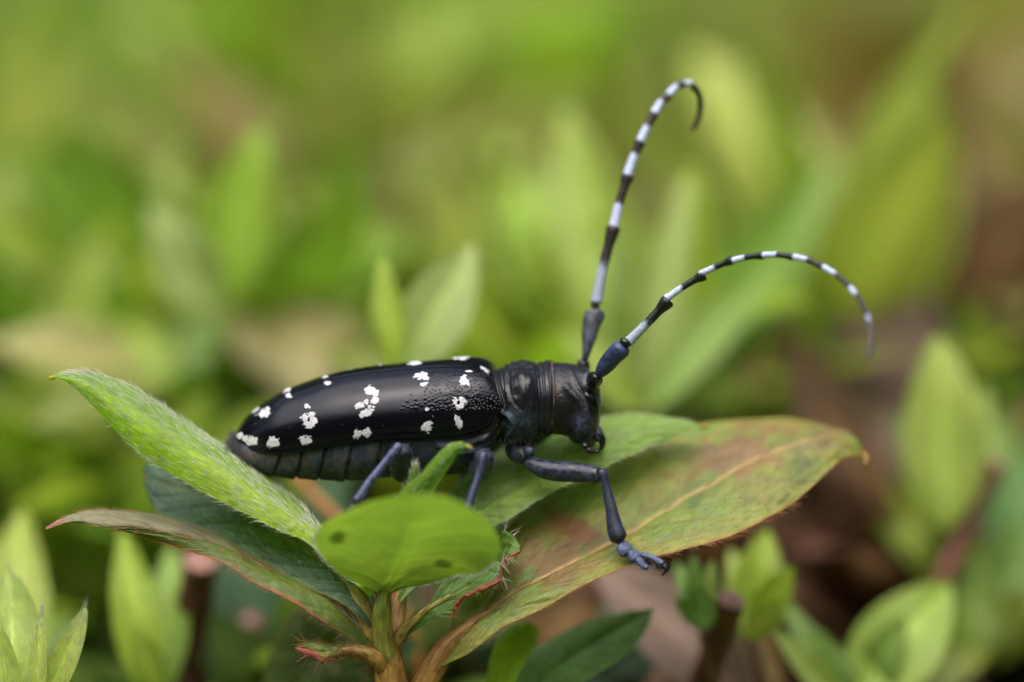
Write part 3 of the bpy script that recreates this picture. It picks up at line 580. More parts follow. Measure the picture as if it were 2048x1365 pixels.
leafhair(o6, V6, N6, 420, (.05, .12), .0017, M_HAIRO, 20, edge=.05, lift=.1, outward=.5, wob=.7, trange=(.03, .9))
leafhair(o6, V6, N6, 1200, (.06, .13), .0014, M_HAIRO, 21, lift=.12, wob=.5, srange=(-1, 1)); leafhair(o6, V6, N6, 300, (.05, .10), .0015, M_HAIR, 22, lift=.15, wob=.5, srange=(.3, 1))
# L7 bright green leaf between the beetle and the bronzed leaf
def c7(T, S, vm, V):
    n1 = fbm(V*np.array([1, 1, 1.]), 8, 4, 4)
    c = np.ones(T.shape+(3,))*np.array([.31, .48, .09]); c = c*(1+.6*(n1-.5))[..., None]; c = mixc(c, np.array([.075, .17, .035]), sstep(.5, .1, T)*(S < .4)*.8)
    c = mixc(c, np.array([.24, .36, .10]), sstep(.5, .95, T)*.6); c = mixc(c, np.array([.26, .36, .16]), np.exp(-(S/.03)**2)*.7); c = mixc(c, np.array([.24, .38, .10]), sstep(.7, .95, S)*sstep(.55, .7, n1)*.7)
    c = mixc(c, np.array([.40, .32, .06]), sstep(.985, 1, T)); return c
A = [(795,1195,.3),(850,1060,.7),(900,985,.95),(960,930,1.1),(1030,890,1.2),(1110,862,1.25),(1190,838,1.25),(1270,828,1.2),(1340,834,1.12),(1385,845,1.05),(1408,852,1.0)]
Mi = [(798,1200,.2),(860,1090,.35),(940,1012,.45),(1005,970,.52),(1070,940,.60),(1135,912,.67),(1200,886,.74),(1265,866,.82),(1325,853,.9),(1372,850,.96),(1410,853,1.0)]
B = [(802,1205,.15),(870,1130,.22),(960,1065,.28),(1010,1042,.32),(1070,1005,.37),(1130,972,.44),(1195,943,.52),(1255,915,.62),(1310,890,.75),(1365,866,.88),(1409,855,.98)]
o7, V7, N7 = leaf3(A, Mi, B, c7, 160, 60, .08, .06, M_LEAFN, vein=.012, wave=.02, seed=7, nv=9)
leafhair(o7, V7, N7, 480, (.04, .08), .0018, M_HAIR, 23, lift=.2); leafhair(o7, V7, N7, 160, (.04, .08), .0022, M_HAIR, 24, edge=.2, outward=.6)
V, F = ptube([(1398,853,1.0,5),(1408,853,1.0,6),(1416,851,1.0,4)], 12, 10); obj('leaf_tip', V, F, M_LEAFN, o7, col=np.tile([.5,.38,.06], (len(V), 1)), uv=np.zeros((len(V), 2)))
# L8 young leaves rising from the centre in front of the thorax
def c8(T, S, vm, V):
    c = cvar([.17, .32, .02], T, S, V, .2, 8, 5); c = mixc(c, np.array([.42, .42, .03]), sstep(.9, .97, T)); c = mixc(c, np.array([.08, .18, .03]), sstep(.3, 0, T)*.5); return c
A = [(775,1120,-.1),(778,1030,-.15),(800,985,-.22),(840,948,-.3),(870,914,-.34),(888,897,-.36),(906,886,-.37),(924,885,-.37),(937,892,-.37),(944,896,-.37)]
Mi = [(800,1120,-.2),(812,1040,-.28),(835,990,-.34),(862,950,-.40),(887,922,-.44),(902,906,-.45),(914,897,-.45),(925,893,-.43),(936,895,-.4),(944,898,-.38)]
B = [(830,1120,-.1),(850,1040,-.15),(868,985,-.22),(889,950,-.28),(902,930,-.32),(910,916,-.34),(918,905,-.35),(928,899,-.36),(937,898,-.37),(944,899,-.37)]
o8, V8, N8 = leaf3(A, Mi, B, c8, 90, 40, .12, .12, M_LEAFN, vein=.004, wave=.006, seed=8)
V, F = ptube([(930,891,-.38,4.5),(937,894,-.38,4.5),(944,897,-.38,4.2)], 12, 10); obj('leaf_tip', V, F, M_LEAFN, o8, col=np.tile([.55,.50,.04], (len(V), 1)), uv=np.zeros((len(V), 2)))
leafhair(o8, V8, N8, 220, (.03, .07), .0016, M_HAIR, 25, lift=.25)
V, F = ptube([(800,1090,-.1,16),(806,1040,-.12,16),(816,995,-.15,14),(825,962,-.18,10),(830,940,-.2,7),(832,928,-.2,4)], 40, 16)
o8b = obj('leaf', V, F, M_LEAFN, hero, col=np.tile([.15,.26,.03], (len(V), 1)), uv=np.zeros((len(V), 2)), ); o8b['label'] = 'rolled young leaf bud'
nV = vnormals(V, F); r_ = np.random.RandomState(6); ii = r_.randint(0, len(V)-2, 160); VV, FF = hairs(V[ii], np.tile(U_, (160, 1)), nV[ii], r_.uniform(.03, .06, 160), .0013, r_, lift=.3); tag(obj('leaf_hair', VV, FF, M_HAIR, o8b), kind='stuff')
# L9 little withered leaf on the left of the stem
def c9(T, S, vm, V):
    c = cvar([.24, .22, .05], T, S, V, .3, 9, 5); c = mixc(c, np.array([.10, .20, .03]), (S < -.1)*sstep(.35, .55, T)); c = mixc(c, np.array([.36, .09, .07]), np.maximum(sstep(.35, .8, S)*sstep(.35, .5, T), sstep(.88, .95, T))); return c
A = [(775,1322,.02),(742,1296,.02),(708,1288,.04),(664,1291,.05),(640,1287,.05),(617,1286,.04),(594,1296,.0)]
Mi = [(768,1332,-.04),(735,1306,-.04),(702,1298,-.03),(672,1303,-.02),(645,1305,-.02),(620,1298,-.01),(593,1297,.0)]
B = [(760,1345,.0),(728,1318,.0),(700,1316,.02),(672,1318,.02),(645,1324,.02),(622,1308,.01),(593,1299,.0)]
o9, V9, N9 = leaf3(A, Mi, B, c9, 70, 30, .15, .2, M_LEAFO, vein=.003, wave=.012, seed=9, nv=4)
leafhair(o9, V9, N9, 46, (.08, .17), .0022, M_HAIRO, 26, edge=.35, lift=.2, outward=1.3, wob=1.0); leafhair(o9, V9, N9, 160, (.04, .08), .0018, M_HAIRO, 27, lift=.5)
V, F = ptube([(590,1296,0,2),(598,1297,0,4),(612,1304,0,6),(630,1313,0,7),(644,1322,0,5),(660,1318,.01,5),(674,1317,.01,2)], 40, 10)
V = V+(fbm(V, 16, 9, 3)-.5)[:, None]*.04; obj('burnt_edge', V, F, plain('withered_red', (.33, .075, .06), .5, .4, 14, .9, .02), o9)
# L10 to L12: larger leaves below
def cd(c0, c1_, rim=None):
    def f(T, S, vm, V):
        c = cvar(c0, T, S, V, .3, 4, 7); c = mixc(c, np.array(c1_), np.exp(-(S/.03)**2)*.7+vm*.25)
        if rim is not None: c = mixc(c, np.array(rim), sstep(.92, 1, np.abs(S)))
        return c
    return f
leaf3([(790,1420,1.3),(640,1210,1.6),(585,1225,1.7),(548,1290,1.8),(520,1370,1.9),(480,1500,2)],[(800,1430,1.2),(690,1290,1.4),(640,1310,1.5),(600,1360,1.55),(560,1430,1.6),(490,1510,1.9)],
      [(810,1440,1.1),(745,1300,1.2),(730,1370,1.2),(690,1440,1.25),(640,1480,1.4),(500,1520,1.9)], cd((.085,.13,.025), (.13,.14,.03), (.22,.13,.03)), 50, 30, .1, .1, M_LEAFO, wave=.03, seed=12)
leaf3([(960,1480,.9),(972,1365,.85),(984,1305,.85),(1010,1262,.85),(1050,1244,.85),(1078,1258,.85)],[(990,1480,.75),(1002,1370,.7),(1020,1320,.72),(1040,1285,.75),(1060,1265,.8),(1079,1262,.85)],
      [(1020,1480,.7),(1030,1370,.65),(1048,1330,.68),(1064,1300,.72),(1074,1280,.78),(1079,1264,.85)], cd((.42,.58,.05), (.46,.60,.09)), 60, 30, .1, .1, M_LEAFN, seed=13)
leaf3([(960,1480,1.2),(1040,1325,1.2),(1100,1280,1.25),(1170,1243,1.3),(1240,1226,1.35),(1306,1216,1.4)],[(980,1500,1),(1080,1365,1.05),(1130,1325,1.1),(1190,1285,1.2),(1250,1250,1.3),(1307,1217,1.4)],
      [(1000,1520,.95),(1140,1385,.95),(1190,1350,1.0),(1245,1315,1.1),(1290,1265,1.25),(1308,1219,1.4)], cd((.16,.30,.06), (.19,.33,.07), (.26,.42,.08)), 60, 34, .08, .08, M_LEAFO, seed=14, label='dark green leaf low at the right of the stem')
# stems and stalks
M_HAIRR = plain('red_hair', (.30, .10, .03), .5, .2, transl=.2)
def stalk(rows, c0, c1_, n=40, seg=18, nh=300, seed=0, L=(.04, .09), name='petiole', parent=None, hair=None, br=1.0):
    hair = hair or M_HAIRR; n *= 2; seg *= 2
    V, F = ptube(rows, n, seg, rnd=False); t = np.concatenate([np.repeat(np.linspace(0, 1, n), seg), [0, 1]])
    nz_ = fbm(V*np.array([1, 1, .3]), 9, seed, 3); V = V+vnormals(V, F)*((nz_-.5)*.014)[:, None]
    c = mixc(np.tile(c0, (len(V), 1)), np.array(c1_), t); c = mixc(c, np.array([.26, .10, .03]), sstep(.50, .72, nz_)*.55*br*(1-.4*t))
    o = obj(name, V, F, M_STEM, parent or hero, col=c, uv=np.stack([t*.9, np.concatenate([np.tile(np.arange(seg)/seg, n), [0, 0]])*.8], -1))
    nv_ = vnormals(V, F); r = np.random.RandomState(seed+50); nh = int(nh*1.0); ii = r.randint(0, len(V)-2, nh); ax = nrm(P(*rows[-1][:3])-P(*rows[0][:3]))
    if ((V-V.mean(0))*nv_).sum() < 0: nv_ = -nv_
    VV, FF = hairs(V[ii]+nv_[ii]*.002, ax+nv_[ii]*(r.rand(nh, 1)**3*.8), nv_[ii], r.uniform(*L, size=nh)*.8, .0016, r, lift=.1, wob=.25)
    tag(obj('stem_hair', VV, FF, hair, o), kind='stuff'); return o
OR = (.56, .29, .07); GY = (.34, .40, .07)
stalk([(815,1600,.2,34),(800,1480,.15,34),(788,1400,.12,33),(780,1350,.10,31),(773,1310,.08,27),(768,1275,.08,18)], OR, (.50,.31,.07), seed=1, nh=900, name='stem', n=60, seg=26)
stalk([(772,1320,.06,24),(768,1285,.03,23),(763,1245,.0,20),(765,1215,-.02,18),(768,1190,-.0,14),(769,1180,.04,11),(771,1170,.12,7),(772,1160,.2,3)], (.34,.30,.06), (.27,.42,.04), seed=2, nh=420, n=50, seg=24, br=.25)
stalk([(768,1310,.12,18),(745,1270,.12,17),(724,1215,.15,16),(700,1175,.19,10),(660,1135,.26,5)], (.50,.31,.07), (.20,.26,.06), seed=3, nh=260)
stalk([(768,1310,.16,16),(752,1265,.2,15),(738,1215,.22,14),(722,1185,.22,11),(690,1150,.2,7)], (.20,.22,.05), (.14,.28,.05), seed=4, nh=200)
stalk([(782,1320,.1,20),(790,1290,.1,14),(803,1268,.09,12),(825,1246,.08,10),(855,1220,.08,7),(900,1192,.08,4)], (.50,.29,.06), (.30,.34,.06), seed=5, nh=260)
stalk([(780,1330,.2,20),(786,1290,.26,17),(793,1250,.3,16),(800,1205,.34,14),(812,1165,.36,10),(840,1110,.38,6)], (.50,.26,.08), (.45,.30,.11), seed=6, nh=200)
stalk([(775,1340,.08,22),(755,1318,.0,17),(735,1306,-.02,13),(705,1302,-.01,10),(680,1304,-.0,8)], OR, (.28,.24,.06), seed=7, nh=260)
stalk([(800,1460,.18,26),(840,1385,.18,26),(868,1335,.16,24),(895,1290,.15,19),(930,1258,.16,12),(985,1218,.2,7),(1060,1168,.25,5)], OR, (.28,.18,.055), seed=8, nh=500, n=60)
# ------------------------------------------------------------------ the beetle
YM = 0.35                                    # its plane of symmetry
beetle = thing('longhorn_beetle', 'glossy black beetle with white spots and banded antennae standing on leaves', 'beetle', P(850, 960, .5))
BLACK = np.array([.008, .008, .012]); FELT = np.array([.05, .072, .115]); GREYF = np.array([.085, .078, .08])

# ---- body: one continuous surface swept from the tail to the mouth
st = np.array([  # top px,py, bottom px,py, half width cm
 (449,902,449,922,.05),(452,888,452,932,.12),(463,872,462,938,.19),(480,862,478,940,.24),(500,850,497,942,.28),(550,828,547,950,.34),(600,808,593,954,.39),
 (640,797,638,956,.42),(700,782,692,958,.445),(770,772,765,952,.455),(850,764,850,946,.455),(920,758,920,944,.44),
 (960,752,962,930,.41),(982,746,985,902,.36),(996,740,1000,888,.34),(1008,735,1010,886,.345),(1018,730,1022,889,.385),
 (1035,728,1038,890,.405),(1058,728,1060,885,.405),(1074,727,1075,877,.37),(1088,723,1087,872,.36),(1101,723,1099,869,.355),
 (1106,726,1104,867,.335),(1114,727,1109,867,.328),(1140,729,1124,868,.328),(1162,733,1142,874,.33),(1182,743,1150,879,.33),(1197,762,1154,882,.325),
 (1205,788,1158,884,.31),(1204,818,1161,885,.29),(1202,845,1165,887,.25),(1200,862,1170,889,.20),(1197,874,1176,890,.13),(1192,882,1182,889,.06)], float)
N, M = 620, 240
u = np.linspace(0, 1, N); q = cr(st, N, u=u)
Tp = PY(q[:, 0], q[:, 1], YM); Bt = PY(q[:, 2], q[:, 3], YM)
ctr = (Tp+Bt)/2; tv = (Tp-Bt)/2; a = np.maximum(q[:, 4], .01)
H = np.linalg.norm(tv, axis=1)*math.cos(E); k = np.sqrt(np.clip(1-(a*math.sin(E)/H)**2, .4, 1))
tv = tv*k[:, None]
ph = np.linspace(0, 2*math.pi, M, endpoint=False)
pe = .88
cx = np.sign(np.cos(ph))*np.abs(np.cos(ph))**pe; sx = np.sign(np.sin(ph))*np.abs(np.sin(ph))**pe
V = ctr[:, None]+tv[:, None]*cx[None, :, None]+a[:, None, None]*sx[None, :, None]*np.array([0, -1., 0])
V = V.reshape(-1, 3); V = np.vstack([V, ctr[:1], ctr[-1:]])
j = np.arange(M); kk = (j+1) % M
Fb = [gridf(N, M, True), np.stack([np.full(M, N*M), kk, j], 1), np.stack([np.full(M, N*M+1), (N-1)*M+j, (N-1)*M+kk], 1)]
def nearpx(V):
    W = V.copy(); f = W[:, 1] > YM; W[f, 1] = 2*YM-W[f, 1]; return np.stack(proj(W), -1), f
def seg_d(p, a, b):
    a, b = np.array(a, float), np.array(b, float); ab = b-a; t = np.clip(((p-a) @ ab)/(ab @ ab), 0, 1)
    dd = p-(a+t[:, None]*ab); s = np.sign(ab[0]*(p[:, 1]-a[1])-ab[1]*(p[:, 0]-a[0])); return np.linalg.norm(dd, axis=1), s, t
def line_d(p, pts):
    pts = cr(pts, max(6, len(pts)*3)); best = np.full(len(p), 1e9); sg = np.zeros(len(p))
    for i in range(len(pts)-1):
        d, s, _ = seg_d(p, pts[i], pts[i+1]); mk = d < best; best[mk] = d[mk]; sg[mk] = s[mk]
    return best, sg
pp, farside = nearpx(V); Nv = vnormals(V, Fb)
if ((V-np.array(ctr).mean(0))*Nv).sum() < 0: Nv = -Nv
side = np.clip(np.abs(V[:, 1]-YM)/.12, 0, 1)*np.where(farside, .3, 1)
h = np.zeros(len(V)); col = np.tile(BLACK, (len(V), 1)); gl = np.full(len(V), .62)
x, y = pp[:, 0], pp[:, 1]
def bump_(cx_, cy_, r, hh, ry=None):
    global h
    h += hh*np.exp(-(((x-cx_)/r)**2+((y-cy_)/(ry or r))**2))*side
def ridge(pts, wd, hh, rel=True):
    global h
    d, s = line_d(pp, pts); h += hh*np.exp(-(d/wd)**2)*(side if rel else 1)
# abdomen rings: overlapping plates with dark seams
seams = [[(562,900),(556,925),(546,953)],[(604,898),(600,925),(591,957)],[(651,892),(645,925),(636,959)],[(706,884),(698,920),(690,962)],[(765,876),(757,915),(750,958)]]
seam_m = np.zeros(len(V))
for s_ in seams:
    d, s = line_d(pp, s_); low = sstep(862, 890, y)
    h += (-.022*np.exp(-(d/2.2)**2) + .020*np.where(s > 0, 1, 0)*np.exp(-(d/12)))*low - .006*np.exp(-(d/7)**2)*low
    seam_m = np.maximum(seam_m, np.exp(-(d/2.6)**2)*low)
ab = sstep(790, 740, x)
felt = fbm(V, 9, 3, 4); felt2 = fbm(V*np.array([1, 1, .5]), 34, 9, 3)
aw = ab*sstep(470, 500, x)
col = mixc(col, mixc(np.array([.058, .055, .060]), np.array([.028, .042, .075]), sstep(.42, .6, felt)), aw*.95)
col *= (1+.9*aw*(felt2-.5)*2)[:, None]; gl = gl*(1-aw)+.12*aw
col = mixc(col, np.array([.10, .065, .045]), aw*np.exp(-((y-907)/7)**2)*np.exp(-((x-530)/42)**2)*.8)
col = mixc(col, np.array([.004, .004, .005]), np.clip(seam_m, 0, 1)*ab)
tail = sstep(480, 462, x)
col = mixc(col, np.array([.018, .017, .02]), tail); gl = gl*(1-tail)+.2*tail
# thorax felt under the wing cases
tf = sstep(770, 800, x)*sstep(1000, 985, x)*sstep(866, 884, y)
col = mixc(col, FELT*.55, tf*(.4+.6*sstep(.35, .65, felt))); gl = gl*(1-tf)+.2*tf
ridge([(880,893),(930,890),(965,873),(985,850)], 5, .03); ridge([(900,905),(948,902),(975,884)], 4, .025)
ridge([(940,868),(968,858),(990,838)], 4, .03); ridge([(962,880),(985,860),(1001,832)], 3.5, .03)
ridge([(1000,824),(1020,832),(1027,856),(1010,882)], 4, .035); bump_(1010, 855, 11, .02); ridge([(1004,834),(1012,850),(1000,878)], 3, -.02)
# neck membranes between wing cases and pronotum
for k_, xx in enumerate((991, 997, 1003)):
    ridge([(xx-4,742),(xx+3,775),(xx+14,812)], 2.4, .009 if k_ % 2 == 0 else -.012, False)
# pronotum: blunt side spine, transverse front wrinkles, rear wrinkles
bump_(1046, 776, 25, .06, 27); bump_(1044, 762, 10, .03); bump_(1060, 770, 9, .02); bump_(1033, 790, 8, -.02)
ridge([(1071,728),(1077,770),(1080,815),(1078,868)], 3.0, -.018, False); ridge([(1084,724),(1088,775),(1090,820),(1086,868)], 2.4, -.009, False)
ridge([(1092,724),(1097,780),(1098,830),(1093,868)], 2.4, .005, False)
ridge([(1017,732),(1019,770),(1026,800),(1040,818)], 4, -.010, False); ridge([(1010,736),(1013,770),(1020,806)], 3, .01, False)
pr = sstep(1008, 1016, x)*sstep(1100, 1092, x)
gl = np.where(pr > .5, .72-.25*noise(V, 18, 5), gl)
h += pr*.020*(fbm(V, 7, 46, 2)-.5)+pr*.022*(fbm(V*np.array([1.5, 1, .7]), 13, 44, 4)-.5)*sstep(1080, 1062, x)+pr*.012*(fbm(V*np.array([2.5, .7, .4]), 14, 45, 3)-.5)
pf = sstep(1003, 1012, x)*sstep(1101, 1092, x)*sstep(812, 838, y-(x-1050)*.18+6*(felt-.5))
col = mixc(col, np.array([.024, .042, .060]), pf*(.25+.75*sstep(.35, .6, felt))); gl = gl*(1-pf)+.15*pf
h += pf*.012*(fbm(V, 30, 61, 3)-.5)
# rusty fringe along the collar
d, s = line_d(pp, [(1103,724),(1108,770),(1108,800),(1106,835),(1100,870)])
fr = np.exp(-(d/1.5)**2); col = mixc(col, np.array([.12, .055, .025]), np.clip(fr*1.2*sstep(.25, .55, noise(V, 60, 8)), 0, 1)); h += .012*fr
gl = gl*(1-fr)
# head: cheek ridge, cheek pad, socket rim, face
hd = sstep(1108, 1114, x); gl = np.where(hd > .5, .64-.2*noise(V, 22, 19), gl)
ridge([(1132,774),(1142,787),(1156,800),(1168,820),(1174,836)], 7.5, .022); ridge([(1142,742),(1154,770),(1168,793),(1176,820),(1180,846)], 4, .010)
bump_(1160, 853, 19, .05, 24); ridge([(1139,868),(1150,880),(1170,880),(1186,866)], 3, .02); bump_(1144, 836, 12, -.03, 26)
bump_(1176, 745, 16, .03); ridge([(1150,735),(1166,742),(1176,756)], 3, -.012)
h += hd*.006*(fbm(V, 44, 71, 3)-.5)+hd*.010*(fbm(V, 9, 72, 3)-.5)
pm = np.exp(-(((x-1163)/15)**2+((y-855)/22)**2)); col = mixc(col, np.array([.055, .072, .15]), pm*(.3+.7*sstep(.4, .6, noise(V, 70, 6)))); gl = gl*(1-pm)+.2*pm
fm = sstep(1196, 1201, x)*hd*sstep(752, 775, y); col = mixc(col, np.array([.11, .17, .21]), fm*.8); gl = gl*(1-fm)+.15*fm
ring = np.exp(-((np.hypot(x-1189, y-760)-19)/3.2)**2)*hd*side; h += .016*ring-.03*hd*side*sstep(16, 12, np.hypot(x-1189, y-760))
rm = np.exp(-((np.hypot(x-1189, y-759)-20)/3)**2)*hd*sstep(1210, 1195, x); col = mixc(col, np.array([.09, .12, .15]), rm*.6*side)
V = V+Nv*h[:, None]
obj('body', V, Fb, M_BODY, beetle, col=col, gloss=gl)

# ---- wing cases
sut = np.array([(475,862),(481,852),(495,837),(521,817),(561,790),(600,774),(650,757),(701,746),(760,738),(833,732),(890,728),(925,728),(948,730),(963,734),(975,741),(984,750)], float)
mar = np.array([(472,873),(475,881),(485,890),(505,898),(540,904),(584,902),(640,893),(700,884),(765,876),(843,872),(905,868),(946,861),(972,850),(988,836),(997,822),(999,812)], float)
hw = np.array([.06,.13,.20,.28,.36,.41,.45,.47,.48,.48,.475,.465,.445,.42,.40,.385])
humpv = np.array([0,0,0,0,.0,.0,0,0,.005,.01,.02,.035,.045,.045,.03,.01])
pex = np.array([1,1,1,1,1,1,1,1,1,1,.97,.94,.9,.85,.8,.78])
spots = [(573.6,781,6,3,0),(576.6,791.8,7,6,0),(655,765.6,7,5,0),(528,826.5,14,9,-.3),(535,819,5,5,0),(613.4,812,6,5,0),(619,815,3,3,0),
 (622,830,10,7,.2),(610,836,9,8,0),(617,848,12,8,-.2),(626,841,8,9,0),(740,780.5,12,9,.2),(751,787,6,8,0),(750,801,9,10,0),(733,804,5,6,0),(720,812.5,10,7,-.2),(739,815,4,4,0),(747,814,4,3,0),
 (734,826,14,9,-.2),(724,831,8,5,0),(716,869,10,10,0),(733,866.5,10,10,0),(611,881.5,13,11,0),(546,886,12,12,0),(503,883,14,9,.25),(490,878,11,7,.5),(480,872,7,7,.8),
 (843,752,14,8,-.1),(850,757,8,5,0),(848,768,9,4.5,-.2),(929,761,10,10,.3),(936,769,6,4,.9),(911,803,8,8,0),(924,802,9,9,0),(917,812,9,9,0),(914,838,6,8,0),(919,848,8,11,0),
 (854.4,818.5,4,4,0),(853,855,12,13,0),(938,743,10,2.2,.1),(966,735,7,5,.6),(974,741,7,5,.9)]
holes = [(617.5,841,3,4),(917,805,3.5,5),(725,876,2.5,5)]
spots_far = [(573,781,9,3,-.5),(651,754,8,3,-.3),(512,821,9,4,-.7),(830,727,14,5,-.1),(911,717,6,3.5,0),(926,716,12,6,0),(700,738,4,2,0),(760,730,3,2,0)]
def elytron(far, n, m):
    u = np.linspace(0, 1, n)
    S = cr(sut, n, u=u); Mg = cr(mar, n, u=u); b_ = np.interp(u, np.linspace(0, 1, len(hw)), hw)
    b_ = cr(hw[:, None], n, u=u)[:, 0]; hm = cr(humpv[:, None], n, u=u)[:, 0]; pw = cr(pex[:, None], n, u=u)[:, 0]
    Sw = PY(S[:, 0], S[:, 1], YM-.004); Mw = PY(Mg[:, 0], Mg[:, 1], YM-b_)
    v = np.linspace(0, 1, m-6)                     # dome, then a rolled rim
    th = v*math.pi/2
    sn = np.sin(th)[None]**pw[:, None]; cs = np.cos(th)[None]**.92
    Y = Sw[:, 1][:, None]+(Mw[:, 1]-Sw[:, 1])[:, None]*sn
    Z = Mw[:, 2][:, None]+(Sw[:, 2]-Mw[:, 2])[:, None]*cs+hm[:, None]*np.sin(2*th)[None]**2*(1-v[None])**.3
    X = Sw[:, 0][:, None]+(Mw[:, 0]-Sw[:, 0])[:, None]*(v[None]**1.3)
    A = np.stack([X, Y, Z], -1)
    # front fall: the base drops down to the body behind the pronotum
    ff = sstep(.965, 1.0, u)[:, None]
    A[..., 0] += .02*ff; A[..., 2] -= (.02+.05*(1-v[None]))*ff**2*np.cos(th)[None]
    # rim and underside return
    rim = []
    last = A[:, -1]; inw = np.array([0, 1., 0])
    for (dy, dz) in ((-.005, -.005), (-.005, -.013), (.002, -.020), (.03, -.018), (.09, -.01), (.16, .02)):
        p_ = last.copy(); p_[:, 1] += dy*np.minimum(1, b_/.3); p_[:, 2] += dz; rim.append(p_)
    A = np.concatenate([A, np.stack(rim, 1)], 1)
    V = A.reshape(-1, 3); Fq = gridf(n, m)
    Nn = vnormals(V, Fq)
    if Nn[(n//2)*m+m//3][2] < 0: Nn = -Nn
    px, py = proj(V); p2 = np.stack([px, py], -1)
    Lc = np.concatenate([[0], np.cumsum(np.linalg.norm(np.diff(Sw, axis=0), axis=1))])
    uu = np.repeat(u, m); vv = np.tile(np.concatenate([v, np.full(6, 1.1)]), n)
    h = np.zeros(len(V)); col = np.tile(np.array([.0035, .0038, .0055]), (len(V), 1)); gl = .93-.10*fbm(V*np.array([1, 2, 2]), 7, 77, 3)
    if not far:
        # raised margin line and a shallow groove above it
        d, s = line_d(p2, [tuple(r) for r in (mar+np.array([0, -5]))[3:14]]); h += -.003*np.exp(-(d/2.5)**2)
    h += -.003*np.exp(-((vv-.07)/.03)**2)*sstep(.05, .2, uu)         # line beside the suture
    # granules on the shoulder third
    if True:
        rr = np.random.RandomState(5); cnt = 0; W = V.copy()
        if far: W[:, 1] = 2*YM-W[:, 1]
        gx = []
        for _ in range(1500):
            gx_, gy_ = rr.uniform(790, 1000), rr.uniform(742, 860)
            yc = 812-(gx_-800)*.03
            dens = (1.0 if gx_ > 850 else max(0, (gx_-790)/60)**1.2)
            band = np.exp(-((gy_-yc)/13)**2)*1.0+.55*(gx_ > 850)*(gy_ < yc)+.35*(gy_ > yc)*(gx_ > 890)
            if gx_ < 850: band = np.exp(-((gy_-yc)/8)**2)
            if rr.rand() < dens*band:
                big = (abs(gy_-yc) < 14)
                gx.append((gx_, gy_, rr.uniform(1.5, 2.3) if big else rr.uniform(1.0, 1.6), (.0058 if big else .0030 if gy_ < yc else .0015)))
        keep = []
        for g in gx:
            if all((g[0]-k_[0])**2+(g[1]-k_[1])**2 > (2.0*max(g[2], 2.0))**2 for k_ in keep[-900:]): keep.append(g)
        idx = np.where((px > 780) & (px < 1010))[0]; sub = p2[idx]; hh = np.zeros(len(idx))
        for g in keep:
            d2 = (sub[:, 0]-g[0])**2+(sub[:, 1]-g[1])**2; mk = d2 < (2.5*g[2])**2
            hh[mk] = np.maximum(hh[mk], g[3]*np.exp(-d2[mk]/g[2]**2))
        if not far: h[idx] += hh
    # faint wrinkles of the shoulder
    sh = sstep(840, 960, px); h += sh*(.007*(fbm(V, 14, 31, 4)-.5)+.014*(fbm(V*np.array([.5, 2, 2]), 9, 32, 3)-.5))*(vv < .95)
    h += .0012*(fbm(V, 10, 12, 3)-.5)+.007*(fbm(V*np.array([.7, 1, 1]), 3.5, 13, 2)-.5)*np.clip(1-vv, 0, 1)
    # white felt spots
    nz = (fbm(V, 42, 21, 4)-.5)*1.5; mk = np.zeros(len(V))
    for (sx_, sy_, ra, rb, rot) in (spots_far if far else spots):
        dx, dy = px-sx_, py-sy_; c_, s_ = math.cos(rot), math.sin(rot)
        r = np.hypot((dx*c_+dy*s_)/ra, (-dx*s_+dy*c_)/rb)+nz+.16
        mk = np.maximum(mk, sstep(1.16, .92, r))
    if not far:
        for (sx_, sy_, ra, rb) in holes:
            mk = np.minimum(mk, sstep(.7, 1.0, np.hypot((px-sx_)/ra, (py-sy_)/rb)+nz*.6))
    fib = noise(V*np.array([1, .4, 1]), 130, 14); mk = mk*sstep(.05, .35, fib+.75*mk)
    dust = sstep(.955, .985, noise(V, 75, 90))*(.25+.5*noise(V, 3, 91)); mk = np.maximum(mk, dust*.45)
    mk *= (vv < .99)
    col = mixc(col, np.array([.66, .66, .70])*1., mk); col = col*(1-.35*mk*noise(V, 70, 33))[:, None]; gl = gl*(1-mk)
    h += .0015*mk+.003*mk*(noise(V, 90, 15)-.5)
    thin = (rr.rand(len(V)) < .0004)
    V = V+Nn*h[:, None]
    if far:
        V[:, 1] = 2*YM-V[:, 1]; Fq = Fq[:, ::-1]
    return V, Fq, col, gl
for far, n, m in ((False, 820, 330), (True, 420, 120)):
    if far:
        # spots on the far side are looked up where the camera sees them
        _proj = proj
        def proj(V, _p=_proj):
            W = V.copy(); W[:, 1] = 2*YM-W[:, 1]; return _p(W)
    V, Fq, col, gl = elytron(far, n, m)
    if far: proj = _proj
    obj('elytron', V, Fq, M_ELY, beetle, col=col, gloss=gl)

def limb(name, rows, parent, cf, n=40, seg=20, mat=None, flat=None, fdir=None, gloss=.35):
    V, Fq = ptube(rows, n, seg, flat=flat, fdir=fdir)
    t = np.concatenate([np.repeat(np.linspace(0, 1, n), seg), [0, 1]])
    c, g = cf(t, V); return obj(name, V, Fq, mat or M_LIMB, parent, col=c, gloss=g if g is not None else np.full(len(V), gloss))
def cfix(c, g=.35, c2=None, a=.0, b=1.):
    c = np.array(c)
    def f(t, V):
        cc = np.tile(c, (len(V), 1))
        if c2 is not None: cc = mixc(cc, np.array(c2), sstep(a, b, t))
        du = fbm(V, 30, 2, 4); cc = mixc(cc*(.8+.5*noise(V, 18, 5))[:, None], np.array([.008, .008, .011]), sstep(.50, .38, du)*min(1, 3*float(c.sum()))*.8)
        return cc, g+.35*sstep(.50, .38, du)*(g < .5)
    return f
BL = (.026, .034, .080); BLD = (.018, .023, .045); BLL = (.10, .125, .25); DK = (.007, .007, .009)
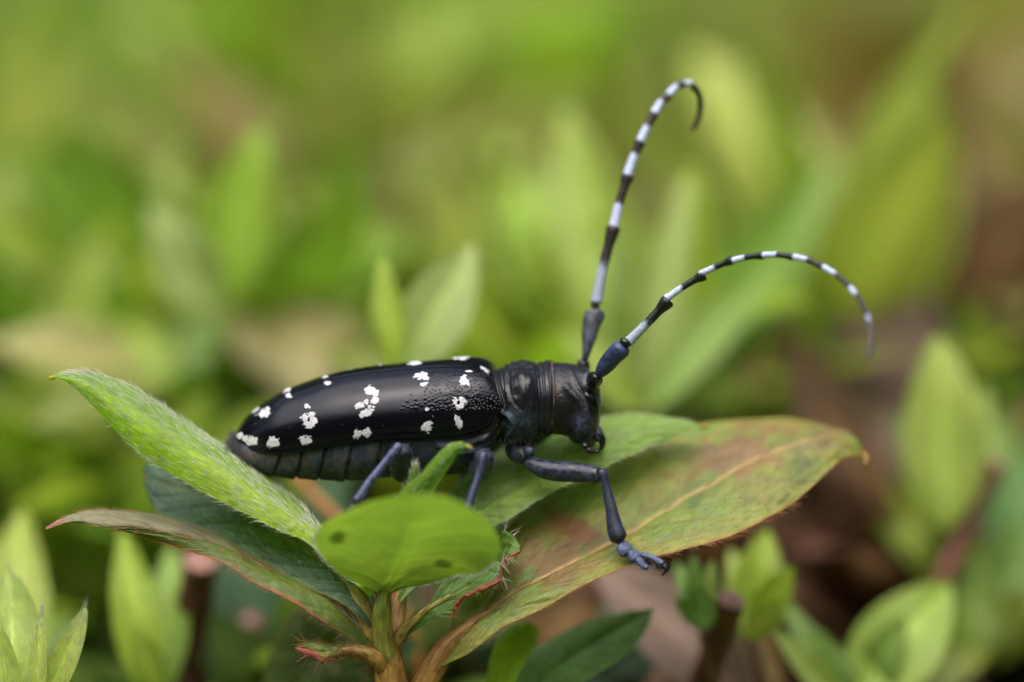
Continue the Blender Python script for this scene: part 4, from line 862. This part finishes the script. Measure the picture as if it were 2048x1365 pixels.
# ---- eyes
def ellipsoid(c, ax, n=28, m=40):
    th = np.linspace(0, math.pi, n)[:, None]; p = np.linspace(0, 2*math.pi, m, endpoint=False)[None]
    s = np.stack([np.sin(th)*np.cos(p), np.sin(th)*np.sin(p), np.cos(th)+0*p], -1)
    V = (np.asarray(c)+s[..., 0:1]*ax[0]+s[..., 1:2]*ax[1]+s[..., 2:3]*ax[2]).reshape(-1, 3)
    return V, [gridf(n, m, True)]
for sgn in (-1, 1):
    c = PY(1181, 812 + (0), YM-.262); c[1] = YM+sgn*.262
    ax = [nrm(np.array([.35, 0, -1.]))*.125, nrm(np.array([1, 0, .35]))*.062, np.array([0, .055, 0])]
    V, Fq = ellipsoid(c, ax, 40, 60)
    obj('eye', V, Fq, M_LIMB, beetle, col=np.tile([.006, .005, .006], (len(V), 1)), gloss=np.full(len(V), .85))
# ---- mouth: upper lip, mandibles, feelers
limb('labrum', [(1186,854,.40,12),(1192,864,.38,13),(1197,875,.37,11),(1200,885,.37,6)], beetle, cfix((.05,.055,.08), .3), 20, 18)
for w0, w1 in ((.36, .40), (.62, .58)):
    limb('mandible', [(1190,864,w0,9),(1201,874,w0,8.5),(1205,886,w0,6.5),(1203,897,w1,4.2),(1196,902,w1,1.2)], beetle, cfix((.012,.010,.011), .8), 26, 14)
for w0 in (.30, .66):
    pa = limb('palp', [(1172,882,w0+.04,6),(1169,890,w0,7),(1173,898,w0-.02,6.5)], beetle, cfix((.016,.014,.016), .7), 20, 14)
    limb('palp_segment', [(1173,897,w0-.02,6),(1181,903,w0-.02,6),(1189,904,w0,5.4)], pa, cfix((.016,.014,.016), .7), 18, 14)
    limb('palp_segment', [(1189,904,w0,4.2),(1195,903,w0,3.8),(1198,900,w0,2.4)], pa, cfix((.016,.014,.016), .7), 18, 14)
# ---- antennae
WH = (.50, .58, .80)
def antenna(socket, scape, ped, segs, w_of, widths, bright):
    an = limb('antenna', scape, beetle, cfix((.028, .045, .12) if bright else (.075, .08, .115), .3), 40, 22)
    V, Fq = ptube(socket, 20, 20); obj('antenna_socket', V, Fq, M_LIMB, an, col=np.tile(DK, (len(V), 1)), gloss=np.full(len(V), .8))
    V, Fq = ptube(ped, 16, 18); obj('antenna_segment', V, Fq, M_LIMB, an, col=np.tile(DK, (len(V), 1)), gloss=np.full(len(V), .75))
    for i, (pts, wf, r0, rk) in enumerate(segs):
        n, seg = 34, 16; k_ = len(pts); W0, W1 = w_of(i/len(segs)), w_of((i+1)/len(segs))
        tt = np.linspace(0, 1, k_); q = cr(np.array(pts, float), n); t = np.linspace(0, 1, n)
        r = r0*(1-.12*np.sin(t*math.pi))+(rk-r0)*sstep(.72, .95, t)+0*t
        if i < 2: r += .8*np.exp(-((t-.02)/.04)**2)
        r *= np.where(t > .97, .8, 1)
        V, Fq = tube(P(q[:, 0], q[:, 1], W0+(W1-W0)*t), r*1.08/252.8*(1+.05*(np.random.RandomState(i).rand(n)-.5)), seg)
        tv_ = np.concatenate([np.repeat(t, seg), [0, 1]])
        edge = .5*(noise(V, 60, i)-.5)*(.30 if i == 0 else .12)
        mk = sstep(.10 if i == 0 else .035, -.03, tv_-wf+edge)
        wc = np.array((.33, .40, .50)) if i == 0 else np.array(WH)*(1 if i < 8 else .55)
        dk = np.array((.030, .022, .022)) if not bright else np.array((.007, .007, .008))
        if i >= 8: dk = np.array((.05, .045, .045))
        c = mixc(np.tile(dk, (len(V), 1)), wc, mk)
        obj('antenna_segment', V, Fq, M_LIMB, an, col=c, gloss=.55*(1-mk))
    return an
antenna([(1188,760,.34,16),(1189,760,.20,17),(1192,757,.13,12),(1198,751,.12,8)],
 [(1198,750,.14,8),(1203,743,.10,13),(1212,731,.07,17),(1228,712,.03,18.5),(1240,700,.0,19.5),(1250,688,-.02,19)],
 [(1247,692,-.02,12),(1252,684,-.03,13),(1256,679,-.03,10)],
 [([(1256,685),(1297,644),(1338,600)], .42, 9.3, 13.5),([(1332,598),(1370,572),(1409,550)], .42, 7.2, 10.5),([(1400,549),(1432,534),(1466,520)], .46, 6.6, 8.8),
  ([(1461,523),(1492,515),(1527,511)], .46, 6.4, 7.8),([(1524,511),(1556,510),(1588,515)], .45, 6.2, 6.8),([(1587,514),(1616,521),(1647,535)], .46, 6.0, 6.4),
  ([(1646,534),(1672,550),(1700,575)], .48, 5.6, 5.6),([(1700,575),(1719,600),(1735,632)], .30, 5.2, 5.2),([(1735,631),(1742,672),(1738,719)], .16, 5.2, 3.2)],
 lambda t: .0-.95*t**1.6, None, True)
antenna([(1168,742,.78,14),(1167,728,.72,13),(1169,720,.70,10)],
 [(1169,722,.70,7),(1172,710,.70,8),(1178,675,.72,15),(1184,645,.75,19),(1190,628,.77,20.5),(1191,618,.78,17)],
 [(1190,618,.78,10),(1191,611,.78,11),(1193,606,.78,9)],
 [([(1192,606),(1207,530),(1228,452)], .46, 10.5, 13.5),([(1227,456),(1240,400),(1256,350)], .42, 9.5, 12.5),([(1254,352),(1266,318),(1281,283)], .62, 9.2, 11),
  ([(1279,286),(1293,256),(1309,226)], .55, 8.6, 9.2),([(1308,228),(1320,208),(1337,190)], .6, 8.2, 8.6),([(1336,191),(1350,176),(1369,168)], .6, 7.4, 7.8),
  ([(1368,168),(1382,168),(1394,180)], .45, 6.8, 6.6),([(1393,178),(1401,193),(1403,215)], .0, 6.0, 6.0),([(1403,213),(1398,238),(1386,261)], .0, 6.0, 3.6)],
 lambda t: .78+.55*t**1.3, None, False)
# ---- legs (thing > leg > tibia, tarsal segments, claws)
def leg(coxa, femur, tibia, tarsi=(), claws=(), fc=None, tcol=None, tcol2=BLD, fcol=BL, tar=(.10, .125, .25)):
    pr_ = []
    for c_ in coxa: pr_.append(ptube(c_, 26, 24))
    V1, F1 = join(pr_+[ptube(femur, 56, 30)])
    f_ = fc or cfix(BL, .35); nC = sum(len(p_[0]) for p_ in pr_)
    c = np.tile(np.array(fcol)*1.0, (len(V1), 1)); nz_ = fbm(V1, 22, 4, 4)
    c = mixc(c, np.array([.04, .045, .05]), sstep(.40, .62, nz_)*.5); sp_ = sstep(.56, .44, fbm(V1, 34, 8, 4)); c = mixc(c, np.array([.009, .009, .012]), sp_*.75); g = .35+.35*sp_
    c[:nC] = mixc(np.array([.03, .045, .075]), np.array([.010, .010, .012]), sstep(.45, .6, nz_[:nC])); g[:nC] = .5
    lg = obj('leg', V1, F1, M_LIMB, beetle, col=c, gloss=g)
    limb('tibia', tibia, lg, cfix(tcol or BL, .45, tcol2, .72, .92), 46, 20)
    def ctar(t, V):
        dk = np.clip(np.exp(-(t/.16)**2)+sstep(.80, .95, t)+sstep(.62, .5, fbm(V, 55, 3, 3)+.12*(V[:, 2]-V[:, 2].min())/.15)*.45, 0, 1)
        return mixc(np.tile(np.array(tar)*1.15, (len(V), 1)), np.array([.010, .010, .014]), dk), .15+.4*dk
    for ts in tarsi:
        V, F = ptube(ts, 40, 28, flat=.72); t = np.concatenate([np.repeat(np.linspace(0, 1, 40), 28), [0, 1]])
        V = V+vnormals(V, F)*((fbm(V*np.array([1, 1, .5]), 40, 9, 3)-.5)*.012)[:, None]; cc, gg = ctar(t, V)
        obj('tarsal_segment', V, F, M_LIMB, lg, col=cc, gloss=gg)
    for cl in claws: limb('claw', cl, lg, cfix(DK, .7), 20, 10)
    return lg
leg([[(1022,890,.46,20),(1036,903,.38,23),(1050,915,.31,17),(1056,920,.29,9)],[(1050,893,.34,7),(1058,903,.28,13),(1066,912,.27,9)]],
    [(1054,918,.29,9),(1062,927,.28,14),(1085,938,.25,19),(1115,943,.22,20.5),(1150,945,.18,20),(1178,948,.15,18),(1196,951,.13,17),(1203,951,.12,10)],
    [(1197,944,.12,9),(1205,948,.11,10),(1211,966,.10,8.5),(1216,990,.09,10.5),(1224,1025,.07,12.5),(1229,1052,.06,16),(1236,1074,.05,18),(1241,1086,.05,16)],
    [[(1239,1085,.05,12),(1244,1092,.04,15),(1250,1100,.03,17.5),(1255,1107,.03,17),(1258,1111,.03,13)],[(1255,1101,.03,9),(1263,1109,.02,14),(1270,1116,.02,17),(1275,1122,.02,15)],
     [(1274,1113,.0,5),(1280,1123,-.03,8),(1289,1133,-.04,7),(1297,1136,-.04,4)],[(1276,1110,.06,5),(1290,1120,.07,8),(1300,1129,.07,6)],
     [(1276,1116,.02,4),(1284,1110,.01,6),(1300,1113,-.01,6.5),(1317,1123,-.02,7.5),(1329,1131,-.03,7)]],
    [[(1326,1130,-.05,3.5),(1332,1138,-.06,3.2),(1328,1147,-.06,2.4),(1322,1153,-.06,.8)],[(1328,1129,.0,3.5),(1336,1134,.01,3.2),(1335,1142,.02,1.6),(1331,1146,.02,.8)]],
    tcol=(.022, .027, .05), tcol2=DK)
leg([[(905,905,.50,20),(925,920,.42,22),(948,928,.34,15)]],
    [(952,935,.34,14),(958,938,.22,20),(966,928,.08,21),(968,914,-.02,19),(968,906,-.06,12)],
    [(967,908,-.08,10),(966,916,-.11,10),(958,948,-.14,8),(946,983,-.18,8.5),(934,1020,-.22,10),(928,1040,-.24,9)],
    [[(927,1040,-.22,8),(923,1055,-.18,10),(921,1064,-.14,8)],[(921,1064,-.14,8),(917,1078,-.1,9),(915,1086,-.08,7)]], tcol2=BL, fcol=(.020, .026, .045))
leg([[(845,915,.50,18),(830,930,.42,20),(815,942,.36,14)]],
    [(812,948,.36,13),(805,944,.22,22),(801,925,.06,23),(801,905,-.04,20),(800,893,-.08,13)],
    [(799,892,-.10,11),(793,898,-.13,9.5),(770,925,-.15,7.5),(742,960,-.18,8),(716,998,-.21,10.5),(708,1008,-.22,9)],
    [[(707,1008,-.22,8),(698,1022,-.22,9),(692,1030,-.22,8)],[(692,1030,-.22,8),(684,1044,-.2,9),(680,1052,-.18,6)]], tcol=(.06, .075, .16), tcol2=(.012, .011, .016), fcol=(.016, .022, .034), tar=(.012, .012, .02))
leg([[(1036,893,.7,16),(1050,895,.8,14)]], [(1050,893,.85,10),(1075,872,1.0,16),(1105,850,1.2,16),(1120,845,1.3,10)],
    [(1120,846,1.3,8),(1128,900,1.45,8),(1135,960,1.6,10),(1138,985,1.65,9)])
leg([[(905,905,.7,16),(925,920,.8,14)]], [(925,915,.82,12),(940,905,.95,17),(950,900,1.1,14)],
    [(948,902,1.1,9),(938,930,1.1,9),(922,968,1.08,9),(915,990,1.06,10)], tcol=(.025,.022,.03))
leg([[(845,910,.7,16),(830,920,.8,14)]], [(828,915,.82,12),(815,900,.95,19),(805,885,1.1,13)],
    [(805,888,1.1,9),(812,930,1.2,8),(822,985,1.3,9),(826,1015,1.35,9)])
# fine setae on tail, mouth and thorax
rg = np.random.RandomState(3); B_, D_, N_, L_ = [], [], [], []
for _ in range(420):
    t_ = rg.rand(); pxx = 446+10*rg.rand()+18*t_**2; pyy = 930-66*t_
    B_.append(P(pxx+2, pyy, .35+.3*rg.rand())); D_.append(-R_+.3*U_*(t_-.3)); N_.append(U_*.4); L_.append(rg.uniform(.02, .05))
for _ in range(60):
    B_.append(P(1196+6*rg.rand(), 862+22*rg.rand(), .4+.2*rg.rand())); D_.append(R_-.5*U_); N_.append(-F_*.5); L_.append(rg.uniform(.03, .07))
for _ in range(90):
    B_.append(P(1000+75*rg.rand(), 876+12*rg.rand(), .1+.3*rg.rand())); D_.append(-U_); N_.append(-F_*.4); L_.append(rg.uniform(.02, .05))
def fur(o, cnt, L, axis, seed, mat, rad=.0011):
    me = o.data; n = len(me.vertices); co = np.zeros(n*3, np.float32); me.vertices.foreach_get('co', co); co = co.reshape(-1, 3).astype(float)+wloc(o)
    no = np.zeros(n*3, np.float32); me.vertex_normals.foreach_get('vector', no); no = no.reshape(-1, 3).astype(float)
    r = np.random.RandomState(seed); ii = r.randint(0, n, cnt)
    if ((co-co.mean(0))*no).sum() < 0: no = -no
    V, F = hairs(co[ii], axis+no[ii]*.7, no[ii], r.uniform(*L, size=cnt), rad, r, lift=.2, wob=.4)
    par = o if o.parent in (beetle, sprout) else o.parent
    tag(obj('setae' if o.parent is not sprout else 'leaf_hair', V, F, mat, par), kind='stuff')
M_SETAP = plain('pale_seta', (.075, .085, .14), .5, .2)
for o in list(sprout.children):
    if o.name.startswith('leaf') and len(o.data.vertices) > 200: fur(o, 260, (.05, .10), U_*1., 8, M_HAIR, .0018)
for o in list(beetle.children):
    if o.name.startswith('leg'):
        fur(o, 500, (.012, .028), R_*.6-U_*.3, 5, M_SETAP)
        for s_ in o.children:
            if s_.name.startswith('tibia'): fur(s_, 260, (.015, .035), -U_*1.0, 6, M_SETAP)
            elif s_.name.startswith('tarsal'): fur(s_, 120, (.012, .03), R_*.6-U_*.6, 7, M_SETAP)
for _ in range(50):
    B_.append(P(1312+14*rg.rand(), 1128+6*rg.rand(), 0)); D_.append(-U_+.2*R_); N_.append(-F_*.3); L_.append(rg.uniform(.02, .05))
M_SETA = plain('dark_seta', (.06, .05, .05), .5, .1)
V, Fq = hairs(np.array(B_), np.array(D_), np.array(N_), np.array(L_), .0018, rg)
tag(obj('setae', V, Fq, M_SETA, beetle), kind='stuff')
